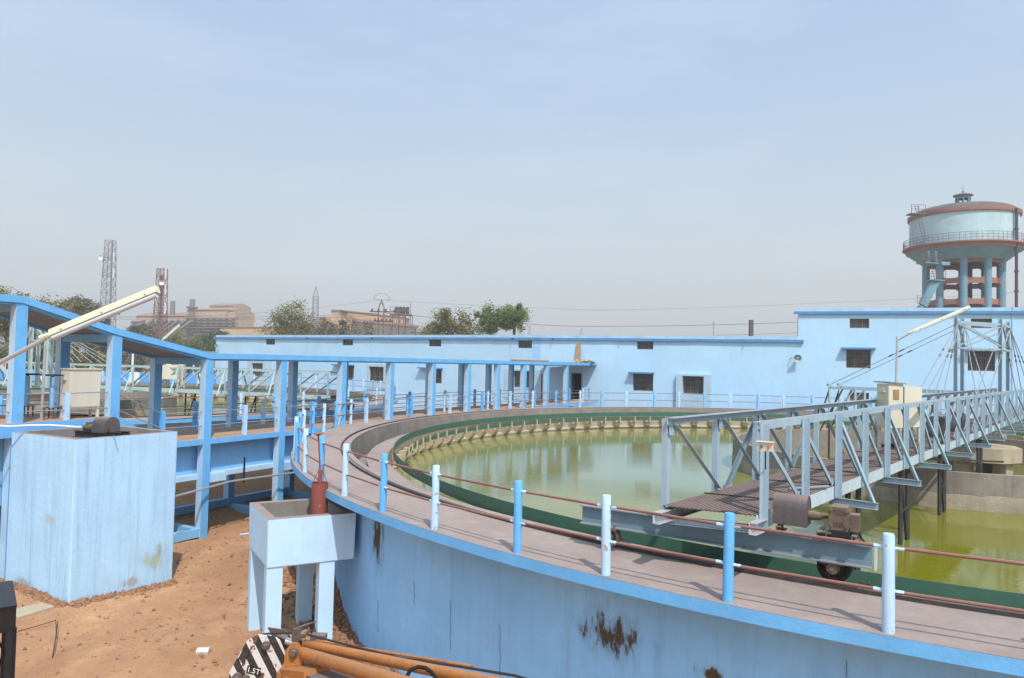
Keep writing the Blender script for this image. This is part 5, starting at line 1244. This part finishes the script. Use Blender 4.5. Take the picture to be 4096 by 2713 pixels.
tree(1560,1318,1400,96,200,mLeafO,'low scrub tree under the black water tanks',14,1500,.25,.35,group=GT)
tree(1800,1228,1400,85,215,mLeafO,'brown-green tree left of the two bright green trees',15,5200,.3,.05,group=GT)
tree(1960,1213,1400,84,150,mLeafG,'bright green tree beside the brown-green one',16,4200,.26,.08,group=GT)
tree(2055,1208,1400,82,125,mLeafG,'rightmost bright green tree above the low building',17,4200,.24,.05,group=GT)
GL='trees at the left beyond the far tank'
tree(40,1160,1430,92,260,mLeafY,'yellow-green tree rising above the flat roof at the left edge',21,5200,.4,.05,group=GL)
tree(190,1170,1430,98,240,mLeafO,'olive tree above the high point of the sloping roof',22,5200,.4,.05,group=GL)
tree(300,1182,1430,112,190,mLeafD,'dark tree to the right of the olive trees, left',23,5200,.45,.03,group=GL)
tree(375,1205,1430,114,130,mLeafD,'dark tree at the foot of the tall telecom mast',24,3600,.45,.03,group=GL)
tree(330,1330,1462,84,190,mLeafY,'yellowing tree seen under the sloping roof',25,4600,.32,.05,group=GL)
tree(120,1300,1462,86,200,mLeafO,'olive tree behind the red tiled hut',26,4200,.35,.08,group=GL)
tree(420,1330,1462,100,110,mLeafD,'dry brown tree behind the cream landing cabinet',27,2600,.3,.2,group=GL)
tree(575,1283,1440,150,110,mLeafD,'brown tree below the second telecom mast',28,2600,.45,.1,group=GL)
tree(670,1320,1440,130,140,mLeafM,'pale flowering shrub tree below the factory chimneys',29,2600,.35,.1,group=GL)
tree(760,1335,1450,120,150,mLeafO,'scrubby tree below the stepped factory',30,2600,.35,.12,group=GL)
tree(850,1318,1440,125,110,mLeafM,'green bush beside the end of the low building',31,2600,.35,.05,group=GL)
tree(800,1365,1460,108,170,mLeafM,'low green thicket left of the low building',32,2600,.3,.1,group=GL)
tree(560,1385,1465,105,190,mLeafD,'low dusty thicket behind the white lamp post',33,2600,.32,.1,group=GL)
tree(745,1410,1500,88,60,mLeafD,'small dark tree on the sandy ground left of the low building',34,900,.25,.1,group=GL)

# ------------------------------------------------------------ masts, pylons, poles
def lattice(label,px,ytop,Y,wt,wb,n,mt,name='lattice_mast',cat='mast',tip=0,platforms=(),sw=.12):
    p=aty(px,1400,Y); zt=aty(px,ytop,Y).z; g_=gh(p.x,p.y); t=thing(name,label,cat,V(p.x,p.y,g_)); m=MB(); H=zt-g_
    def c(i,f):
        w_=wb+(wt-wb)*f; sx,sy=((-1,-1),(1,-1),(1,1),(-1,1))[i%4]; return V(p.x+sx*w_/2,p.y+sy*w_/2,g_+H*f)
    for i in range(4):
        m.bar(c(i,0),c(i,1),sw,sw)
        for k in range(n):
            f0,f1=k/n,(k+1)/n
            m.bar(c(i,f0),c(i+1,f1),sw*.55,sw*.55); m.bar(c(i+1,f0),c(i,f1),sw*.55,sw*.55); m.bar(c(i,f1),c(i+1,f1),sw*.6,sw*.6)
    if tip:
        for i in range(4): m.bar(c(i,1),V(p.x,p.y,zt+tip),sw*.8,sw*.8)
    m.build('lattice',mt,t,smooth=False)
    for f in platforms:
        w_=wb+(wt-wb)*f+.35; z=g_+H*f
        r=MB()
        for zz in(0,.5,1.0): 
            for i in range(4):
                a=V(p.x+(-1,1,1,-1)[i]*w_/2,p.y+(-1,-1,1,1)[i]*w_/2,z+zz); b=V(p.x+(1,1,-1,-1)[i]*w_/2,p.y+(-1,1,1,-1)[i]*w_/2,z+zz); r.bar(a,b,sw*.4,sw*.4)
        r.build('platform_rail',mt,t,smooth=False)
        for sx in(-1,1): MB().box((p.x+sx*w_/2,p.y-.4,z+.4),(.22,.2,1.7)).build('panel_antenna',mPvc,t,smooth=False)
    return t,p,zt
t,p,zt=lattice('tall thin telecom mast on the left with white panel antennas',424,962,125,1.25,2.3,15,mTower,platforms=(.73,.85),sw=.09)
MB().lathe([(.001,0),(.4,.1),(.42,.2)],V(p.x-.9,p.y-1,zt-3.2),16,axis=(0,-1,0)).build('dish_antenna',mPvc,t)
m=MB(); [m.bar(V(p.x+.5,p.y,gh(p.x,p.y)),V(p.x+.3,p.y,zt),.3,.06)]; m.build('cable_ladder',mTower,t)
t,p,zt=lattice('shorter reddish telecom mast behind the near tube lamp',636,1075,120,1.2,2.0,12,mTowerR,platforms=(.6,.78,.93),sw=.09)
MB().lathe([(.001,0),(.4,.1),(.42,.2)],V(p.x+.6,p.y-1,zt-2.5),16,axis=(0,-1,0)).build('dish_antenna',mPvc,t)
m=MB(); m.bar(V(p.x,p.y,gh(p.x,p.y)),V(p.x,p.y,zt-1),.45,.08); m.build('cable_ladder',mTowerR,t)
lattice('grey power pylon rising behind the broad olive tree',1256,1187,170,1.1,1.5,11,mTower,'power_pylon','pylon',2.6,(),.1)
lattice('tiny distant pylon left of the broad olive tree',965,1338,420,1.6,4.5,6,mTower,'power_pylon','pylon',5,(),.3)
lattice('tiny distant pylon just right of the bright green trees',2117,1332,500,1.6,4.5,5,mTower,'power_pylon','pylon',5,(),.35)
lattice('tiny distant pylon above the door canopy',2324,1340,500,1.6,4.5,5,mTower,'power_pylon','pylon',5,(),.35)
def hpole():
    Y=80; a=aty(1513,1300,Y); b=aty(1534,1300,Y); zt=aty(1523,1200,Y).z; t=thing('electricity_pole','twin-legged rusty electricity pole with crossarms and insulators above the low building','pole',V(a.x,a.y,-1)); 
    m=MB(); z1=aty(1523,1232,Y).z
    for p in(a,b): m.bar(V(p.x,p.y,-1),V(p.x,p.y,z1),.13,.13); m.bar(V(p.x,p.y,z1),V((a.x+b.x)/2,a.y,zt),.1,.1)
    m.bar(V(a.x,a.y,(z1+zt)/2),V(b.x,b.y,(z1+zt)/2),.08,.08); m.build('legs',mLattice,t,smooth=False)
    for y,w_ in((1247,2.0),(1285,1.0)):
        z=aty(1523,y,Y).z; MB().bar(V(a.x-w_*.5,a.y,z),V(b.x+w_*.9,b.y,z),.12,.14).build('crossarm',mLattice,t,smooth=False)
        for f in(-.4,.0,.45,1.0,1.5): 
            MB().lathe([(.001,-.25),(.14,-.2),(.06,-.12),(.14,-.05),(.06,0),(.001,.05)],V(a.x+f*w_*.9,a.y-.1,z+.3),10).build('insulator',mRust,t)
    MB().tube([V((a.x+b.x)/2+.9*math.cos(q),a.y,zt+.75*math.sin(q)) for q in [i*math.pi/10 for i in range(11)]]+[V((a.x+b.x)/2+.9,a.y,zt)],.02,5).build('hoop',mLattice,t)
hpole()
p=aty(3004,1340,75); o=MB().bar(V(p.x,p.y,-1),V(p.x,p.y,aty(3004,1280,75).z),.38,.38).build('concrete_pole',surf('dark_pole',(.11,.1,.11),.8,.1,2,0),smooth=False); tag(o,'plain dark pole rising behind the roof of the low building','pole')
p=aty(2854,1340,120); o=MB().bar(V(p.x,p.y,-1),V(p.x,p.y,aty(2854,1285,120).z),.14,.14).build('thin_mast',mTower,smooth=False); tag(o,'very thin mast left of the plain dark pole','mast')
def wire(label,pts,r=.03,sag=0):
    P=[aty(*q) for q in pts]; Q=[]
    for a,b in zip(P,P[1:]):
        for i in range(12): f=i/12; q=a.lerp(b,f); q.z-=sag*4*f*(1-f); Q.append(q)
    Q.append(P[-1]); o=MB().tube(Q,r*.6,5).build('power_line',mRope); tag(o,label,'wire','power lines')
wire('faint high power line from the left to the top of the electricity pole',[(-50,1240,80),(1522,1200,80)],.016,1.3)
wire('faint high power line from the pole top to the right behind the water tower',[(1524,1200,80),(2400,1241,80),(3200,1216,80),(4150,1165,80)],.016,.1)
wire('thick power line passing behind the green trees and above the low building',[(1534,1252,80),(2110,1296,78),(2420,1306,76),(3190,1289,74),(4150,1270,73)],.035,.1)
wire('power line from the left to the crossarm of the electricity pole',[(-50,1250,84),(700,1268,83),(1513,1252,80)],.025,.2)
wire('lower power line from the left to the electricity pole',[(-50,1262,84),(700,1275,83),(1513,1262,80)],.025,.2)
wire('low double wire near the roof by the tall building',[(2860,1341,80),(3190,1331,78)],.025,.05)

# ------------------------------------------------------------ distant factories
def shed(t,x0,x1,ye,yr,Y,dep,mt,mr,zb=-2,gable='side'):
    """shed whose long wall faces the camera: px span x0..x1, eaves row ye, ridge row yr"""
    a,b=aty(x0,ye,Y),aty(x1,ye,Y); zr=aty((x0+x1)/2,yr,Y).z
    m=MB(); A,B=V(a.x,a.y+dep,a.z),V(b.x,b.y+dep,b.z)
    m.add([z2(a,zb),z2(b,zb),b,a,z2(A,zb),z2(B,zb),B,A],[(0,1,2,3),(4,7,6,5),(0,3,7,4),(1,5,6,2)])
    r0,r1=V(a.x,a.y+dep/2,zr+(a.z-b.z)/2),V(b.x,b.y+dep/2,zr-(a.z-b.z)/2)
    m.add([a,A,r0,b,B,r1],[(0,2,1),(3,4,5)]); m.build('wall',mt,t,smooth=False)
    e=V(0,-.6,-.2); MB().add([a+e,b+e,r1,r0,A-e*1,B-e*1],[(0,1,2,3),(3,2,5,4)]).build('roof',mr,t,smooth=False)
f1=thing('factory','large factory hall with gabled roof left of the stepped factory, in the haze','factory',aty(640,1400,330))
shed(f1,545,742,1262,1242,330,30,mFact,mFactR); shed(f1,524,560,1285,1268,325,20,mFactD,mFactR)
a=aty(545,1305,329);b=aty(742,1305,329); MB().bar(a,b,1,3).build('dark_band',mFactD,f1,smooth=False)
for k in range(7):
    p=aty(560+k*26,1320,327); MB().bar(p,p+V(6,0,4.5),2.5,1).build('skylight_louvre',mFactD,f1,smooth=False)
f2=thing('factory','tall factory with stacked sloping skirts and a raised roof block, in the haze','factory',aty(840,1400,330))
shed(f2,748,905,1238,1226,340,28,mFact,mFactR); shed(f2,838,938,1222,1207,346,22,mFact,mFactR); shed(f2,905,940,1240,1236,342,26,mFact,mFactR)
for k in range(6):
    y=1266+k*12.5; a=aty(748+(k>3)*3,y,333);b=aty(940,y,333); dz=(aty(800,y,333)-aty(800,y+9,333)).z
    m=MB(); m.add([a+V(0,4,0),b+V(0,4,0),b+V(0,-2.2,-dz),a+V(0,-2.2,-dz),a+V(0,4,-dz),b+V(0,4,-dz)],[(0,1,2,3),(3,2,5,4),(0,3,4),(1,5,2)]); m.build('skirt_roof',mFact if k%2 else mFactR,f2,smooth=False)
for k in range(7): p=aty(765+k*26,1300,334); MB().box(p+V(0,3.6,-6),(.8,1,20)).build('column',mFactD,f2,smooth=False)
for px,yt,w_,lb in((688,1204,2.1,'plain dark chimney rising between the two factories'),(766,1197,2.3,'dark chimney with a collar on the stepped factory')):
    p=aty(px,1300,334); z=aty(px,yt,334).z; t=thing('chimney',lb,'chimney',V(p.x,p.y,-2)); MB().lathe([(w_/2+.3,-2),(w_/2,z),(w_/2-.3,z),(w_/2-.3,z-2)],(p.x,p.y,0),16).build('stack',mFactD,t)
    if px>700: MB().lathe([(w_/2,z-5),(2.6,z-4),(2.6,z-3.6),(w_/2,z-3.6)],(p.x,p.y,0),16).build('collar',mFactD,t)
f3=thing('factory','cream sheet-clad shed with a stepped gable behind the dusty trees','factory',aty(1450,1400,185))
shed(f3,1276,1395,1268,1262,186,10,mFact,mFactR)
def quad(t,pts,Y,dep,name,mt):
    A=[aty(x,y,Y) for x,y in pts]; B=[p+V(0,dep,0) for p in A]; n=len(A); MB().add(A+B,[(i,(i+1)%n,n+(i+1)%n,n+i) for i in range(n)]+[tuple(range(n))[::-1],tuple(range(n,2*n))]).build(name,mt,t,smooth=False)
quad(f3,[(1274,1400),(1274,1285),(1324,1264),(1326,1244),(1358,1242),(1358,1265),(1402,1285),(1402,1400)],184,12,'gable_wall',mFact)
quad(f3,[(1322,1247),(1328,1238),(1362,1240),(1360,1246)],183.8,12,'ridge_vent',mFactD)
quad(f3,[(1360,1242),(1616,1272),(1616,1300),(1360,1268)],192,10,'clerestory_wall',mFact)
quad(f3,[(1360,1239),(1618,1268),(1618,1272),(1360,1243)],191.7,10,'clerestory_roof',mFactR)
quad(f3,[(1362,1268),(1655,1299),(1655,1308),(1405,1285)],188.8,8,'side_roof',mFactR)
quad(f3,[(1405,1286),(1655,1306),(1655,1400),(1405,1400)],189,6,'side_wall',mFactD)
f4=thing('shed','very long low cream shed showing just above the low building','shed',aty(1080,1400,215))
quad(f4,[(880,1400),(880,1313),(1275,1311),(1275,1400)],215,12,'wall',mFact); quad(f4,[(884,1309),(1275,1307),(1275,1311),(880,1313)],214.8,12,'roof',mFactD)
ts=thing('tank_stand','steel platform on braced legs carrying the black plastic tanks','stand',aty(1600,1400,150)); Y=150
zz=aty(1604,1258,Y).z; m=MB(); a=aty(1560,1258,Y); b=aty(1642,1258,Y)
for p in(a,b,a.lerp(b,.33),a.lerp(b,.66)):
    for dy in(0,3): m.bar(V(p.x,p.y+dy,-1),V(p.x,p.y+dy,zz),.16,.16)
for i in range(3):
    p,q=a.lerp(b,i/3),a.lerp(b,(i+1)/3); m.bar(V(p.x,p.y,zz),V(q.x,q.y,zz-3),.1,.1); m.bar(V(q.x,q.y,zz),V(p.x,p.y,zz-3),.1,.1)
m.bar(V(a.x,a.y+1.5,zz),V(b.x,b.y+1.5,zz),3.2,.3)
for z in(.8,1.5): m.bar(V(a.x,a.y,zz+z),V(b.x,b.y,zz+z),.08,.08)
for p in(a,b): m.bar(V(p.x,p.y,zz),V(p.x,p.y,zz+(2.6 if p is b else 1.5)),.1,.1)
m.build('frame',mLattice,ts,smooth=False)
for k in range(4):
    p=aty(1582+k*14.6,1256,Y-(-1.5)); o=MB().lathe([(.001,0),(.36,0),(.37,.3),(.35,.33),(.37,.36),(.37,1.0),(.35,1.03),(.37,1.06),(.36,1.5),(.2,1.68),(.1,1.72),(.001,1.72)],V(p.x,p.y+1.5,zz+.15),18).build('plastic_tank',mTankB)
    tag(o,'black plastic water tank on the steel stand, %s of the four'%('leftmost','second from the left','third from the left','rightmost')[k],'tank','black plastic tanks on the stand')

# ------------------------------------------------------------ behind the far tank
bw=thing('boundary_wall','low boundary wall painted in blue and white blocks beyond the far tank','wall',aty(500,1540,76))
xs=[-200,165,215,262,300,345,405,440,480,520,560,600,645,700,740,790,835,862]
for i,(x0,x1) in enumerate(zip(xs,xs[1:])):
    a,b=aty(x0,1493+ (x0-200)*.012,76),aty(x1,1493+(x1-200)*.012,76); a.z=b.z=.62
    MB().bar(V(a.x,a.y,-.2),V(b.x,b.y,-.2),.25,1.65).build('wall_panel',mCW if i%2 else mCB,bw,smooth=False)
def hut(label,x0,x1,ytop,yb,Y,mw,mr,pitch):
    a,b=aty(x0,ytop,Y),aty(x1,ytop,Y); t=thing('hut',label,'hut',V(a.x,a.y,gh(a.x,a.y))); z=a.z
    MB().box(((a.x+b.x)/2,a.y+2.5,z/2-1-pitch/2),(b.x-a.x,5,z+1.5-pitch)).build('wall',mw,t,smooth=False)
    e=.5; MB().add([V(a.x-e,a.y-e,z-pitch-.1),V(b.x+e,a.y-e,z-pitch-.1),V(b.x+e,a.y+2.5,z),V(a.x-e,a.y+2.5,z),V(b.x+e,a.y+5.5,z-pitch-.1),V(a.x-e,a.y+5.5,z-pitch-.1)],[(0,1,2,3),(3,2,4,5)]).build('roof',mr,t,smooth=False)
    MB().box(((a.x*.6+b.x*.4),a.y-.01,z-pitch-1.2),(1.0,.06,1.0)).build('window',mDark,t,smooth=False)
hut('hut with a red tiled roof seen between the left columns',122,215,1419,1480,88,mFact,mTileR,1.7)
hut('small cream hut behind the columns, left of the white lamp post',484,518,1400,1462,120,mConcLt,mSlabTop,.2)
hut('low brown shed at the left end of the low building',800,868,1405,1440,100,mFactR,mFactD,.5)
p=aty(526,1560,70); o=MB().tube([V(p.x,p.y,-1),V(p.x,p.y,aty(526,1405,70).z)],.1,8).build('lamp_post',mPvc); tag(o,'plain white lamp post beyond the far tank','post')
p=aty(773,1480,90); o=MB().tube([V(p.x,p.y,-1),V(p.x,p.y,aty(773,1442,90).z)],.12,8).build('marker_post',mPvc); tag(o,'short white post on the sandy ground left of the low building','post')

# ------------------------------------------------------------ hazy air
_m=bpy.data.materials.new('hazy_air'); _m.use_nodes=True; _t=_m.node_tree; _t.nodes.clear()
_pv=_t.nodes.new('ShaderNodeVolumePrincipled'); _pv.inputs['Density'].default_value=HAZE_D; _pv.inputs['Color'].default_value=(.95,.95,.95,1); _pv.inputs['Anisotropy'].default_value=.2
_o=_t.nodes.new('ShaderNodeOutputMaterial'); _t.links.new(_pv.outputs[0],_o.inputs['Volume'])
hz=MB().box((0,300,31),(1700,1300,78)).build('haze',_m,None,at=(0,300,0),smooth=False); hz['kind']='stuff'
